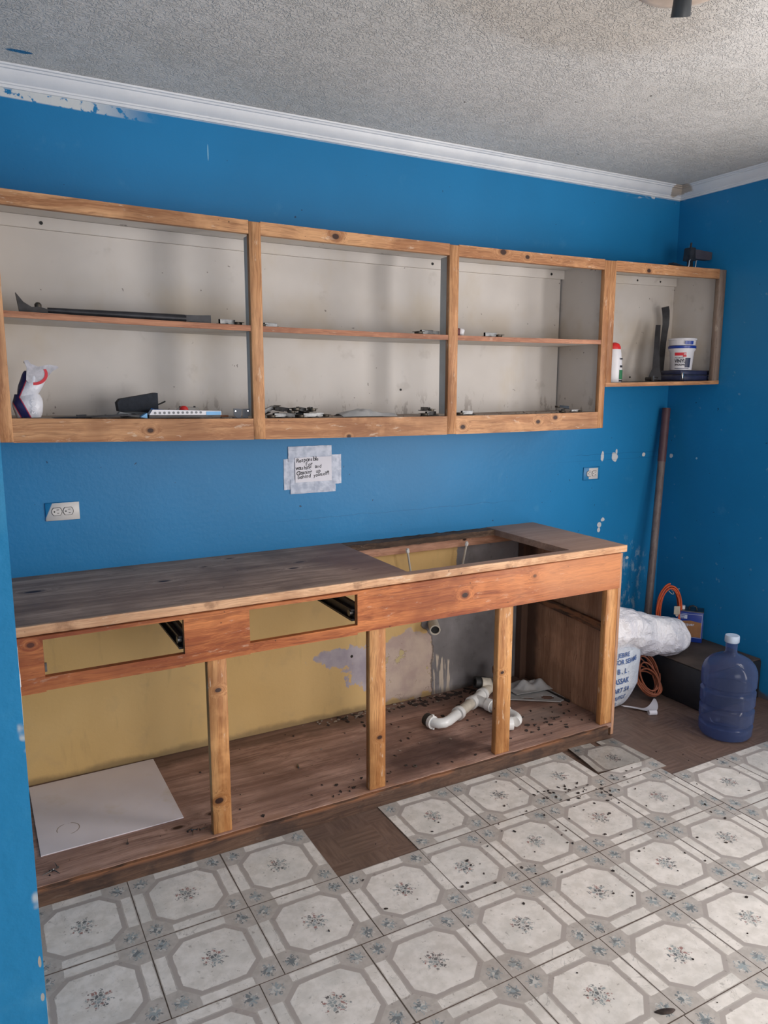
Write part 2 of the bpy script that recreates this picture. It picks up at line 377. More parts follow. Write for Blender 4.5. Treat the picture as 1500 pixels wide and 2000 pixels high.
# -- vinyl tile + bare underlay
def leaf(g, u, v, cx, cy, R_, seed):
    dx = g.sub(u, cx); dy = g.sub(v, cy)
    vec = g.comb(g.add(u, seed), g.add(v, seed), seed)
    wx = g.mul(g.sub(g.noise(vec, 34, 3), .5), .07)
    dx = g.add(dx, wx); dy = g.sub(dy, wx)
    d = g.m('SQRT', g.add(g.mul(dx, dx), g.mul(dy, dy))); th = g.m('ARCTAN2', dy, dx)
    jit = g.mul(g.noise(vec, 30, 2), 9.0)
    pet = g.add(g.mul(g.m('SINE', g.add(g.mul(th, 8.0), jit)), .30), .70)
    return g.ss(g.sub(d, g.mul(pet, R_)), .004, -.006), d
def tile_mat():
    g = G('patterned_vinyl_tile', .38, .5); P = g.obj()
    u, v, _ = g.xyz(g.uv()); a = g.m('ABSOLUTE', g.sub(u, .5)); b = g.m('ABSOLUTE', g.sub(v, .5))
    wob = g.mul(g.sub(g.noise(P, 26, 4), .5), .028)
    a = g.add(a, wob); b = g.sub(b, wob)
    mxab = g.mx(a, b); diag = g.add(a, b)
    octo = lambda s_, k: g.mx(g.sub(mxab, s_), g.mul(g.sub(diag, k), .7071))
    inner = g.ss(octo(.333, .53), .004, -.004)
    outer = g.ss(octo(.378, .60), .004, -.004)
    # white bars along the four edges, between the corner squares
    mnab = g.mn(a, b)
    bar = g.mul(g.ss(mnab, .235, .228), g.mul(g.ss(mxab, .388, .394), g.ss(mxab, .492, .487)))
    mar = g.noise(P, 22, 5, .65); mar2 = g.noise(P, 5, 3)
    cream = g.mix(g.ss(mar, .35, .65), srgb(204, 198, 190), srgb(222, 216, 209))
    cream = g.mix(g.mul(g.ss(mar2, .45, .7), .5), cream, srgb(186, 184, 178))
    vein = g.ss(g.m('ABSOLUTE', g.sub(g.noise(P, 9, 4, .6, .8), .5)), .006, .0)
    greige = g.mix(g.ss(g.noise(P, 45, 4), .3, .7), srgb(166, 159, 152), srgb(180, 173, 166))
    ring = srgb(163, 155, 149)
    c = g.mix(outer, greige, ring)
    c = g.mix(inner, c, cream)
    c = g.mix(bar, c, cream)
    c = g.mix(g.mul(g.mul(vein, g.mx(bar, g.mul(inner, .4))), .5), c, srgb(130, 128, 126))
    # central bouquet
    L1, d1 = leaf(g, u, v, .5, .5, .125, 0.3)
    cell = g.voro(P, 95, out='Color'); cr, cg, cb = g.xyz(cell)
    pc = g.mix(g.ss(cr, .35, .4), srgb(92, 96, 98), srgb(140, 148, 148))
    pc = g.mix(g.mul(g.ss(cg, .66, .7), g.ss(d1, .035, .06)), pc, srgb(150, 112, 106))
    pc = g.mix(g.ss(cb, .72, .76), pc, srgb(88, 84, 84))
    pc = g.mix(g.ss(g.voro(P, 95, 'DISTANCE_TO_EDGE'), .14, .04), pc, srgb(196, 192, 186))
    c = g.mix(g.mul(L1, .95), c, pc)
    ringd = g.ss(g.m('ABSOLUTE', g.sub(d1, .120)), .022, .012)
    buds = g.mul(ringd, g.ss(g.voro(P, 60), .20, .16))
    c = g.mix(g.mul(buds, .8), c, g.mix(g.ss(cr, .5, .55), srgb(110, 96, 92), srgb(120, 126, 128)))
    # corner sprigs (folded into one quadrant)
    au = g.m('ABSOLUTE', g.sub(u, .5)); av = g.m('ABSOLUTE', g.sub(v, .5))
    L2, d2 = leaf(g, au, av, .385, .385, .082, 1.7)
    qc = g.mix(g.ss(cr, .4, .45), srgb(98, 108, 112), srgb(140, 150, 152)); qc = g.mix(g.ss(cb, .75, .78), qc, srgb(190, 188, 182))
    c = g.mix(g.mul(L2, .9), c, qc)
    # grime and seams
    grime = g.noise(P, 2.2, 5, .65)
    c = g.mix(g.mul(g.ss(grime, .5, .75), .22), c, srgb(128, 116, 106))
    c = g.mix(g.mul(g.ss(g.noise(P, 60, 3), .66, .70), .4), c, srgb(110, 102, 96))
    e = g.sub(.5, g.mx(au, av)); sw = g.add(-.0035, g.mul(g.noise(P, 4, 3), .015))
    c = g.mix(g.ss(g.sub(e, sw), .001, -.002), c, srgb(98, 88, 80))
    c = g.mix(g.mul(g.ss(e, .006, .003), .35), c, srgb(120, 110, 102))
    g.color(c).rough(g.add(.26, g.mul(g.ss(g.noise(P, 8, 4), .3, .7), .22)))
    g.bump(g.add(g.noise(P, 5, 2), g.mul(g.noise(P, 70, 3), .08)), .25, .006)
    return g.mat
M['tile'] = tile_mat()
g = G('bare_brown_underlay', .5); P = g.obj(); x, y, z = g.xyz(P)
cell = g.voro(g.vmul(P, (1, 1, 0)), 13, 'F1', 'Color', 0.0); cr, cg, cb = g.xyz(cell)
gr = g.noise(g.comb(g.mul(x, 3), g.mul(y, 26)), 3, 4); gr2 = g.noise(g.comb(g.mul(x, 26), g.mul(y, 3)), 3, 4)
st = g.m('FRACT', g.mul(x, 3.28)); st2 = g.m('FRACT', g.mul(y, 3.28))
ck = g.m('GREATER_THAN', g.mul(g.sub(st, .5), g.sub(st2, .5)), 0.0)
gm = g.add(g.mul(ck, gr), g.mul(g.sub(1.0, ck), gr2))
c = g.mix(g.ss(gm, .3, .7), srgb(96, 76, 66), srgb(118, 96, 84))
c = g.mix(g.mul(g.ss(g.noise(P, 3, 4), .45, .7), .35), c, srgb(84, 70, 62))
c = g.mix(g.mul(g.mul(g.ss(x, -1.0, -.8), g.ss(g.noise(P, 6, 4), .5, .65)), .3), c, srgb(124, 106, 92))
g.color(c); g.bump(g.noise(P, 60, 3), .2, .002); M['underlay'] = g.mat

# -- timber
def wood(name, lo, mid, hi, axis, base, knots=(), rough=.55, scrape=.25, dark=None, grain=1.0, extra=None, kplane='xz', worn=(.78, .66, .52)):
    g = G(name, rough, .35); P = g.obj(base); c3 = list(g.xyz(P))
    ia, ib = {'xz': (0, 2), 'xy': (0, 1), 'yz': (1, 2)}[kplane]
    disp = None; kd = None
    for kx, kz, kr in knots:
        dx = g.mul(g.sub(c3[ia], kx), 1/kr); dz = g.mul(g.sub(c3[ib], kz), 1/kr*(1.4 if kplane != 'xy' else 2.2))
        d2 = g.add(g.mul(dx, dx), g.mul(dz, dz))
        kd = d2 if kd is None else g.mn(kd, d2)
    sc = [26, 26, 26]; sc[axis] = .85
    V = g.vmul(P, tuple(sc))
    V = g.vadd(V, g.vmul(g.noise(P, 3, 2, col=True), (1.1, 1.1, 1.1)))
    if kd is not None:
        b_ = g.mul(g.m('EXPONENT', g.mul(kd, -.35)), 1.6)
        V = g.vadd(V, g.comb(b_, b_, b_))
    n1 = g.noise(V, .9*grain, 4, .6); n2 = g.noise(V, 5*grain, 3, .6)
    sh = g.noise(P, 2.3, 4, .6); sh2 = g.noise(P, 6, 4, .6)
    c = g.mix(g.ss(n1, .34, .68), lo, hi); c = g.mix(.22, c, mid); n3 = g.noise(V, 13*grain, 2, .6)
    c = g.mix(g.mul(g.ss(n2, .52, .66), .5), c, tuple(v*.66 for v in lo)); c = g.mix(g.mul(g.ss(n3, .5, .7), .28), c, tuple(v*.6 for v in lo)); c = g.mix(g.mul(g.ss(n3, .48, .32), .25), c, tuple(min(1, v*1.25) for v in hi))
    c = g.mix(g.mul(g.ss(sh, .46, .64), .55), c, tuple(v*.70 for v in lo))
    if scrape:
        sp = [18, 18, 18]; sp[axis] = 5
        sn = g.noise(g.vmul(P, tuple(sp)), 2.2, 5, .7)
        c = g.mix(g.mul(g.ss(sn, .60, .68), scrape), c, worn)
        c = g.mix(g.mul(g.ss(sh2, .56, .70), scrape*.7), c, tuple(min(1, v*1.35) for v in hi))
    if dark: c = g.mix(g.mul(g.ss(g.noise(P, dark[1], 5, .65), dark[2], dark[2]+.14), dark[3]), c, dark[0])
    c = g.mix(g.mul(g.ss(g.noise(P, 55, 2), .74, .76), .8), c, srgb(60, 38, 28))
    if kd is not None:
        c = g.mix(g.mul(g.ss(kd, 2.6, .9), .55), c, tuple(v*.55 for v in lo))
        c = g.mix(g.ss(kd, 1.0, .5), c, srgb(58, 34, 26))
    if extra: c = extra(g, P, c3, c)
    g.color(c); g.bump(g.add(n2, g.mul(n1, .6)), .25, .0015)
    return g.mat
UB = (-3.39, -.324, 1.37)     # base points of the fixed units (object space + base = room space)
SB = (-.79, -.324, 1.57); BB = (-3.41, -.66, 0.0); CT = (-3.41, -.645, .853)
PL, PM, PH = srgb(150, 98, 62), srgb(186, 132, 88), srgb(212, 162, 116)
uk = [(-2.91, 1.425, .012), (-3.02, 1.378, .014), (-2.20, 2.128, .016), (-1.61, 1.405, .014), (-1.20, 1.418, .013), (-1.10, 1.435, .014), (-1.42, 2.135, .018), (-1.29, 2.125, .013), (-.56, 2.12, .014), (-2.15, 1.382, .01)]
M['pine_x'] = wood('sanded_pine_rail', PL, PM, PH, 0, UB, uk, scrape=.35)
M['pine_z'] = wood('sanded_pine_stile', PL, PM, PH, 2, UB, scrape=.35)
M['pine_small_x'] = wood('sanded_pine_rail_small', PL, PM, PH, 0, SB, [(-.555, 2.12, .014)], scrape=.3, dark=(srgb(110, 92, 82), 3, .52, .5))
M['pine_small_z'] = wood('sanded_pine_stile_small', PL, PM, PH, 2, SB, scrape=.3)
M['grey_stile'] = wood('grey_worn_stile', srgb(120, 100, 88), srgb(142, 124, 110), srgb(160, 142, 128), 2, SB, scrape=.3)
AL, AM, AH = srgb(136, 66, 34), srgb(180, 98, 52), srgb(214, 136, 80)
def apron_x(g, P, c3, c):
    sand = g.ss(g.add(c3[0], g.mul(g.noise(P, 5, 4), .8)), -1.35, -.9)
    c = g.mix(g.mul(sand, .5), c, srgb(214, 152, 110))
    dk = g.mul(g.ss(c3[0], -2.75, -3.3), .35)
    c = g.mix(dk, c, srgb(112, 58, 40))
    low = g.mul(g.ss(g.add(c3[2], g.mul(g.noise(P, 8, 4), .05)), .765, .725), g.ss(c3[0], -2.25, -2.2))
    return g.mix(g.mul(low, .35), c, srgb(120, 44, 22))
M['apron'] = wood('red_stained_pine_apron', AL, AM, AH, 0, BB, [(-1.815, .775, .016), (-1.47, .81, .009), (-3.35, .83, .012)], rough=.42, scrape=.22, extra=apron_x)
M['post'] = wood('pine_post', srgb(158, 98, 52), srgb(196, 138, 82), srgb(218, 164, 108), 2, BB, [(-2.81, .185, .017), (-2.19, .27, .012), (-1.62, .42, .010), (-2.80, .58, .012)], scrape=.45)
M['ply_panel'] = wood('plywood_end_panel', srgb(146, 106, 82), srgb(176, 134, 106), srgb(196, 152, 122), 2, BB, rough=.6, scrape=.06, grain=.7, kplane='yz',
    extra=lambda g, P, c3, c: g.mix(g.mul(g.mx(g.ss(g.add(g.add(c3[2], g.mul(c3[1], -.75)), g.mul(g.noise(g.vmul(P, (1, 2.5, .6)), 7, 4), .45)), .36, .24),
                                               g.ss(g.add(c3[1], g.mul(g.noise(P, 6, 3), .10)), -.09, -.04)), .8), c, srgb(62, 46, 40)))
def deck_x(g, P, c3, c):
    x, y, z = c3; w = g.noise(P, 6, 4, .6)
    c = g.mix(g.mul(g.spot(x, y, -1.88, -.50, .22, .10, w, .9, .5), .75), c, srgb(60, 40, 38))
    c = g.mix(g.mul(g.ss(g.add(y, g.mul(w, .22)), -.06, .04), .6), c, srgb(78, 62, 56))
    c = g.mix(g.mul(g.ss(x, -1.7, -1.2), .35), c, srgb(112, 92, 84))
    c = g.mix(g.mul(g.spot(x, y, -1.22, -.43, .12, .06, w, .9, .5), .5), c, srgb(140, 130, 124))
    return g.mix(g.mul(g.mul(g.ss(y, -.60, -.66), g.ss(w, .45, .6)), .5), c, srgb(160, 118, 92))
M['deck'] = wood('weathered_plywood_deck', srgb(128, 96, 84), srgb(166, 130, 116), srgb(192, 156, 140), 0, BB, [(-2.98, -.42, .02), (-2.93, -.55, .02), (-2.79, -.52, .03), (-2.80, -.6, .025), (-2.72, -.40, .016), (-3.0, -.2, .015)], rough=.62, scrape=.12, grain=.8, kplane='xy', extra=deck_x)
M['kick'] = wood('dirty_base_board', srgb(72, 52, 42), srgb(96, 72, 58), srgb(116, 88, 70), 0, BB, rough=.7, scrape=.05, dark=(srgb(50, 38, 34), 5, .45, .6),
    extra=lambda g, P, c3, c: g.mix(g.mul(g.mul(g.ss(c3[2], .045, .060), g.ss(g.noise(g.vmul(P, (1, 1, 6)), 8, 4), .42, .55)), .7), c, srgb(150, 100, 68)))
def ctop_x(g, P, c3, c):
    x, y, z = c3; w = g.noise(P, 5, 4, .6)
    warm = g.ss(g.add(x, g.mul(w, .6)), -2.2, -1.7)
    c = g.mix(g.mul(warm, .45), c, srgb(176, 138, 116))
    c = g.mix(g.mul(g.mul(g.ss(y, -.16, -.06), g.ss(x, -2.3, -2.0)), .5), c, srgb(116, 88, 76))
    c = g.mix(g.mul(g.spot(x, y, -2.12, -.33, .13, .26, w, .8, .5), .5), c, srgb(112, 76, 66))
    fr = g.mul(g.ss(g.add(y, g.mul(g.noise(g.vmul(P, (2, 1, 1)), 5, 4), .05)), -.600, -.62), .6)
    c = g.mix(fr, c, srgb(188, 148, 112))
    right = g.mul(g.ss(x, -1.25, -1.15), .45)
    return g.mix(right, c, srgb(186, 152, 130))
M['counter'] = wood('weathered_plywood_counter', srgb(132, 104, 86), srgb(172, 140, 118), srgb(204, 172, 148), 0, CT, [(-2.885, -.308, .022), (-2.40, -.345, .02), (-2.34, -.26, .02), (-3.31, -.24, .03), (-2.57, -.07, .015), (-2.2, -.47, .013), (-2.7, -.16, .012)], rough=.6, scrape=.10, grain=.8, kplane='xy', worn=srgb(150, 132, 116), extra=ctop_x)
M['edging'] = wood('worn_pine_edging', srgb(188, 136, 98), srgb(216, 168, 128), srgb(236, 194, 154), 0, CT, rough=.5, scrape=.45, dark=(srgb(112, 74, 48), 7, .56, .6))
M['cut_edge'] = wood('rotten_cut_edge', srgb(60, 46, 38), srgb(84, 66, 54), srgb(140, 112, 90), 0, CT, rough=.8, scrape=.2)
M['rear_rail'] = wood('pinkish_rear_rail', srgb(176, 128, 104), srgb(204, 154, 128), srgb(220, 172, 144), 0, BB, [(-1.385, .842, .012)], rough=.6, scrape=.1)
M['shelf_edge'] = wood('reddish_shelf_edge', srgb(140, 86, 60), srgb(172, 114, 82), srgb(196, 140, 106), 0, UB, rough=.5, scrape=.25)
# -- painted cabinet interior
def interior(name, base, tint=(0, 0, 0)):
    g = G(name, .5, .35); P = g.obj(base); x, y, z = g.xyz(P)
    c = g.mix(g.ss(g.noise(P, 1.8, 4), .3, .7), srgb(192, 186, 180), srgb(208, 202, 196))
    c = g.mix(g.mul(g.ss(g.noise(g.vmul(P, (1, 1, .6)), 3.2, 5, .6), .52, .72), .35), c, srgb(186, 170, 142))
    c = g.mix(g.mul(g.ss(g.noise(P, 9, 4), .62, .72), .25), c, srgb(150, 140, 130))
    near = g.mul(g.ss(g.m('ABSOLUTE', g.sub(z, 1.83)), .16, .02), g.ss(g.noise(P, 4, 3), .4, .65))
    c = g.mix(g.mul(near, .35), c, srgb(178, 158, 126))
    sp = g.ss(g.noise(P, 30, 2), .735, .75)
    c = g.mix(g.mul(sp, .75), c, srgb(105, 95, 90))
    low = g.mul(g.ss(z, 1.58, 1.47), g.ss(g.noise(g.vmul(P, (1, 1, .4)), 22, 4, .7), .56, .64))
    c = g.mix(g.mul(low, .5), c, srgb(120, 105, 95))
    g.color(c); g.bump(g.noise(P, 25, 3), .15, .002)
    return g.mat
M['inner'] = interior('greasy_cream_interior', UB); M['inner_small'] = interior('greasy_cream_interior_small', SB)
g = G('dusty_shelf_board', .7); P = g.obj(UB)
c = g.mix(g.ss(g.noise(g.vmul(P, (1, 4, 1)), 6, 5, .65), .35, .65), srgb(176, 166, 156), srgb(120, 100, 88)); g.color(c); M['shelf'] = g.mat
M['stud'] = plain('grey_painted_stud', srgb(196, 197, 193), .6, var=.08, scale=10)
# small stuff
M['white_pvc'] = plain('white_pvc', srgb(226, 226, 224), .25, var=.04, scale=14)
M['old_pvc'] = plain('stained_pvc', srgb(196, 188, 174), .4, var=.12, scale=30)
M['rubber'] = plain('black_rubber', (.02, .02, .02), .6)
M['steel'] = plain('worn_steel', srgb(118, 118, 118), .42, metal=1, var=.25, scale=40)
M['chrome'] = plain('bright_steel', srgb(215, 215, 215), .18, metal=1, var=.1, scale=40)
M['dark_steel'] = plain('dark_tool_steel', srgb(62, 60, 60), .45, metal=.6, var=.25, scale=30)
M['black_tool'] = plain('black_painted_steel', srgb(52, 52, 56), .42, metal=.3, var=.3, scale=22)
M['bronze'] = plain('tarnished_brass', srgb(86, 80, 72), .45, metal=.8, var=.35, scale=60)
M['bracket'] = plain('dull_grey_bracket', srgb(84, 88, 95), .6)
M['plate_white'] = plain('white_outlet_plastic', srgb(208, 204, 200), .35, var=.04)
M['dark_slot'] = plain('dark_slot', (.015, .015, .015), .7)
M['laminate'] = None
g = G('white_laminate_sheet', .35); P = g.obj(); x, y, z = g.xyz(P)
c = g.mix(g.ss(g.noise(P, 3, 3), .3, .7), srgb(216, 207, 210), srgb(228, 220, 223))
c = g.mix(g.mul(g.ss(g.noise(P, 6, 4), .55, .75), .35), c, srgb(190, 168, 130))
dd = g.m('SQRT', g.add(g.m('POWER', g.sub(x, -.135), 2.0), g.m('POWER', g.sub(y, -.12), 2.0)))
c = g.mix(g.mul(g.ss(g.m('ABSOLUTE', g.sub(dd, .036)), .002, .0008), g.ss(g.noise(P, 24, 3), .42, .55)), c, srgb(140, 122, 108))
g.color(c); M['laminate'] = g.mat
g = G('silver_duct_tape', .38); P = g.obj(); g.color(g.mix(g.ss(g.noise(P, 30, 3), .35, .65), srgb(150, 158, 176), srgb(182, 188, 202))); g.metal(.1)
g.bump(g.noise(g.vmul(P, (1, 1, 1.3)), 20, 2, .5, 1.0), .6, .004); M['tape'] = g.mat
M['paper'] = plain('white_note_paper', srgb(222, 220, 228), .7, var=.02)
M['ink'] = plain('black_ink', (.02, .02, .03), .6)
g = G('blue_jug_plastic', .12)
nt = g.nt; out = nt.nodes['Material Output']
tr = g.n('ShaderNodeBsdfTransparent'); tr.inputs[0].default_value = (.58, .64, .84, 1)
g.color((.10, .14, .28)); mixn = g.n('ShaderNodeMixShader')
fr = g.n('ShaderNodeFresnel'); fr.inputs[0].default_value = 1.35
lw = g.n('ShaderNodeLayerWeight'); lw.inputs[0].default_value = .45
g.put(mixn.inputs[0], g.add(.19, g.mul(lw.outputs['Facing'], .5)))
nt.links.new(tr.outputs[0], mixn.inputs[1]); nt.links.new(g.p.outputs[0], mixn.inputs[2]); nt.links.new(mixn.outputs[0], out.inputs[0])
M['jug'] = g.mat
M['cap'] = plain('pale_blue_cap', srgb(176, 190, 208), .4)
M['orange'] = plain('orange_cord', srgb(196, 84, 44), .45, var=.15)
M['brown_cord'] = plain('faded_orange_cord', srgb(150, 84, 56), .5, var=.25)
M['crate'] = plain('black_crate', srgb(40, 38, 38), .6, var=.3, scale=5)
M['crate_top'] = plain('dusty_crate_top', srgb(78, 66, 58), .8, var=.3, scale=6)
M['can_blue'] = plain('blue_can_enamel', srgb(28, 56, 140), .3, var=.08)
M['can_tan'] = plain('tan_can_label', srgb(146, 104, 70), .45)
M['can_pale'] = plain('pale_print', srgb(190, 200, 220), .5)
M['sack_white'] = None
g = G('woven_white_sack', .55); P = g.obj(); x, y, z = g.xyz(P)
weave = g.mul(g.m('SINE', g.mul(g.add(x, y), 1400)), g.m('SINE', g.mul(z, 1400)))
g.color(g.mix(g.ss(g.noise(P, 5, 4), .35, .7), srgb(196, 204, 214), srgb(214, 219, 226))); g.bump(g.noise(P, 16, 4, .6, .8), .55, .02); M['sack'] = g.mat
g = G('crumpled_white_plastic', .32); P = g.obj()
g.color(g.mix(g.ss(g.noise(P, 7, 4), .35, .7), srgb(214, 212, 218), srgb(228, 227, 231)))
g.bump(g.add(g.m('ABSOLUTE', g.sub(g.noise(P, 11, 3, .55, .9), .5)), g.mul(g.m('ABSOLUTE', g.sub(g.noise(P, 26, 3, .5, .6), .5)), .4)), .8, .03); M['bag'] = g.mat
M['navy_print'] = plain('navy_sack_print', srgb(62, 92, 148), .6, var=.25, scale=60)
M['pole'] = wood('grey_brown_pole', srgb(96, 82, 80), srgb(112, 98, 96), srgb(124, 112, 108), 2, None, rough=.45, scrape=.05)
M['pole_top'] = plain('maroon_pole_sleeve', srgb(88, 60, 64), .5)
M['red'] = plain('red_plastic', srgb(206, 44, 42), .35)
M['red_print'] = plain('red_print', srgb(196, 40, 52), .5)
M['green_print'] = plain('green_print', srgb(44, 112, 74), .5)
M['blue_plastic'] = plain('blue_plastic', srgb(30, 92, 160), .35, var=.2)
M['pale_blue'] = plain('pale_blue_print', srgb(110, 168, 212), .45, var=.15)
M['navy'] = plain('navy_plastic', srgb(40, 46, 76), .45, var=.2)
M['white_tub'] = plain('white_tub', srgb(214, 212, 216), .35, var=.03)
M['grey_card'] = plain('grey_card', srgb(128, 130, 132), .7, var=.2)
M['black_foam'] = plain('black_foam', srgb(34, 38, 46), .85, var=.2, scale=60, bump=.004)
M['clear'] = None
g = G('cloudy_clear_plastic', .25); nt = g.nt; tr = g.n('ShaderNodeBsdfTransparent'); mixn = g.n('ShaderNodeMixShader'); mixn.inputs[0].default_value = .45
g.color(srgb(196, 194, 190)); nt.links.new(tr.outputs[0], mixn.inputs[1]); nt.links.new(g.p.outputs[0], mixn.inputs[2]); nt.links.new(mixn.outputs[0], nt.nodes['Material Output'].inputs[0]); M['clear'] = g.mat
M['foam_sheet'] = plain('grey_white_foam_sheet', srgb(176, 176, 176), .7, var=.08)
M['chips'] = plain('dark_debris', srgb(52, 42, 38), .9, var=.5, scale=60)
M['chips_pale'] = plain('pale_debris', srgb(150, 138, 126), .9, var=.3, scale=60)
M['cream_metal'] = plain('cream_light_base', srgb(206, 186, 168), .35)
M['spot_dark'] = plain('charcoal_lamp_head', srgb(58, 62, 66), .45, var=.08)
M['leaflet'] = plain('silver_tag', srgb(176, 166, 150), .5)

# ------------------------------------------------------------------ structure
H = 2.62; XL = -3.43; YE = -2.17; XF = -4.7; YF = -4.2
def struct(name, mb, mat): return structure(mb.build(name, mat))
struct('wall_back', MB().box(-4.7, .12, 0, .12, 0, H), M['wall_back'])
# right wall with a window and a door opening
b = MB()
b.box(0, .12, -1.15, 0, 0, H); b.box(0, .12, -1.75, -1.15, 0, 1.2); b.box(0, .12, -1.75, -1.15, 2.04, H)
b.box(0, .12, -2.45, -1.75, 0, H); b.box(0, .12, -3.3, -2.45, 2.1, H); b.box(0, .12, YF, -3.3, 0, H)
struct('wall_right', b, M['wall_right'])
b = MB().box(XL-.15, XL, YE, 0, 0, H, cuts=0)
b._bev([v for v in b.b.verts if v.co.y < YE+.01 and v.co.x > XL-.01], .006, 2) if False else None
struct('wall_left', b, M['wall_left'])
b = MB(); b.box(XF-.12, XF, YF, .12, 0, H); struct('wall_far_left', b, M['wall_plain'])
b = MB(); b.box(XF, -2.50, YF-.12, YF, 0, H); b.box(-2.50, -1.00, YF-.12, YF, 0, .65); b.box(-2.50, -1.00, YF-.12, YF, 1.95, H); b.box(-1.00, 0, YF-.12, YF, 0, H)
struct('wall_front', b, M['wall_plain'])
struct('ceiling', MB().box(XF, .12, YF, .12, H, H+.1), M['ceiling'])
# window and door openings outside the frame
def frame(x0, x1, y0, y1, z0, z1, t):
    return MB().box(x0, x1, y0, y0+t, z0, z1).box(x0, x1, y1-t, y1, z0, z1).box(x0, x1, y0+t, y1-t, z1-t, z1).box(x0, x1, y0+t, y1-t, z0, z0+t)
struct('window_1', frame(-.01, .1, -1.75, -1.15, 1.2, 2.04, .03), M['crown'])
struct('door_1', MB().box(-.012, .11, -3.3, -3.26, 0, 2.1).box(-.012, .11, -2.49, -2.45, 0, 2.1).box(-.012, .11, -3.26, -2.49, 2.06, 2.1), M['crown'])
b = MB(); b.box(-2.50, -2.46, YF-.1, YF+.01, .65, 1.95); b.box(-1.04, -1.00, YF-.1, YF+.01, .65, 1.95); b.box(-2.46, -1.04, YF-.1, YF+.01, .65, .69); b.box(-2.46, -1.04, YF-.1, YF+.01, 1.91, 1.95)
struct('fill_window', b, M['crown'])  # unseen front window, added to house the fill lamp
# crown moulding: back and right
prof = [(0, 0), (.010, 0), (.011, .008), (.017, .009), (.018, .014), (.030, .020), (.042, .034), (.047, .046), (.055, .047), (.056, .053), (.064, .054), (.066, .0595), (0, .0595)]
b = MB(); b.prism(prof, lambda a, c: (XF, -a, 2.560+c), lambda a, c: (0-.0, -a, 2.560+c)); struct('trim_1', b, M['crown'])
b = MB(); b.prism(prof, lambda a, c: (-a, YF, 2.560+c), lambda a, c: (-a, 0-.0, 2.560+c)); struct('trim_2', b, M['crown'])
# floor: underlay with patterned vinyl tiles laid on it
T = .3048; TH = .0025
fl = bmesh.new(); uvl = fl.loops.layers.uv.new('UVMap')
def quad(x0, x1, y0, y1, z, u0, u1, v0, v1, mi, thick=True):
    vs = [fl.verts.new((x, y, z)) for x, y in ((x0, y0), (x1, y0), (x1, y1), (x0, y1))]
    f = fl.faces.new(vs); f.material_index = mi
    for l, (u, v) in zip(f.loops, ((u0, v0), (u1, v0), (u1, v1), (u0, v1))): l[uvl].uv = (u, v)
    if thick:
        lo = [fl.verts.new((v.co.x, v.co.y, 0)) for v in vs]
        for i in range(4):
            g2 = fl.faces.new((vs[(i+1) % 4], vs[i], lo[i], lo[(i+1) % 4])); g2.material_index = 1
quad(XF, .12, YF, .12, 0, 0, 1, 0, 1, 1, False)
def clip_tile(x0, y1, xa, xb, ya, yb):      # full tile occupies x0..x0+T, y1-T..y1 ; clipped to window
    a, c = max(x0, xa), min(x0+T, xb); d, e = max(y1-T, ya), min(y1, yb)
    if c-a < .01 or e-d < .01: return
    quad(a+.0006, c-.0006, d+.0006, e-.0006, TH, (a-x0)/T, (c-x0)/T, (d-(y1-T))/T, (e-(y1-T))/T, 0)
YA = -.980
XS = -1.03
for k in range(-6, 5):       # row 1 along the cabinet, one tile missing
    x0 = -2.2116+k*T
    if k == -1: continue
    if x0+T < XL-.0: continue
    if k == 3: clip_tile(x0, YA+T, x0, x0+T, YA, -.895); continue
    if k > 3: continue
    clip_tile(x0, YA+T, XL, 9, YA, -.672)
for k in range(-6, 0): clip_tile(-2.2103+k*T, YA, XF, -2.2103, YA-T, YA)
clip_tile(-1.978-T, YA, -2.2103, -1.978, YA-T, YA)
for k in range(0, 4): clip_tile(-1.978+k*T, YA, -5, XS if k == 3 else 9, YA-T, YA)
for row in range(2, 11):
    yy = YA-(row-1)*T
    off = -1.976 + (.004 if row % 2 else -.003)
    for k in range(-10, 4): clip_tile(off+k*T, yy, XF, XS, max(yy-T, YF), yy)
yr = -1.037
for row in range(0, 11):
    yy = yr-row*T
    for k in range(0, 4): clip_tile(XS+.002+k*T, yy, -5, -.002, max(yy-T, YF), yy)
me = bpy.data.meshes.new('floor'); fl.to_mesh(me); fl.free(); me.materials.append(M['tile']); me.materials.append(M['underlay'])
o = bpy.data.objects.new('floor', me); LINK(o); structure(o)

# loose torn tile beside the cabinet corner
bm = bmesh.new(); uvl = bm.loops.layers.uv.new('UVMap')
gx, gy = 8, 6; out = [(-1.262, -.668), (-1.300, -.895), (-1.0, -.903), (-1.012, -.690)]
V = []
for i in range(gx+1):
    for j in range(gy+1):
        s_, t_ = i/gx, j/gy
        p = Vector(out[0])*(1-s_)*t_ + Vector(out[1])*(1-s_)*(1-t_) + Vector(out[2])*s_*(1-t_) + Vector(out[3])*s_*t_
        rag = (.006*noise.noise(Vector((s_*9, 0, 1))) if j == 0 else 0)
        z = .0055 + .007*max(0, 1-s_*2.2)*(.4+.6*(1-abs(t_-.4))) + .002*s_*t_
        if i < 5 and j == gy: p.y -= .0
        V.append((bm.verts.new((p.x, p.y+rag, z)), s_, .25+.75*t_))
for i in range(gx):
    for j in range(gy):
        if j >= gy-1 and i >= 4 and i < 5: continue
        q = [V[i*(gy+1)+j], V[(i+1)*(gy+1)+j], V[(i+1)*(gy+1)+j+1], V[i*(gy+1)+j+1]]
        f = bm.faces.new([a[0] for a in q]); f.smooth = True
        for l, a in zip(f.loops, q): l[uvl].uv = (a[1], a[2])
bmesh.ops.solidify(bm, geom=list(bm.faces), thickness=.0022)
bmesh.ops.translate(bm, verts=list(bm.verts), vec=(1.15, .79, 0))
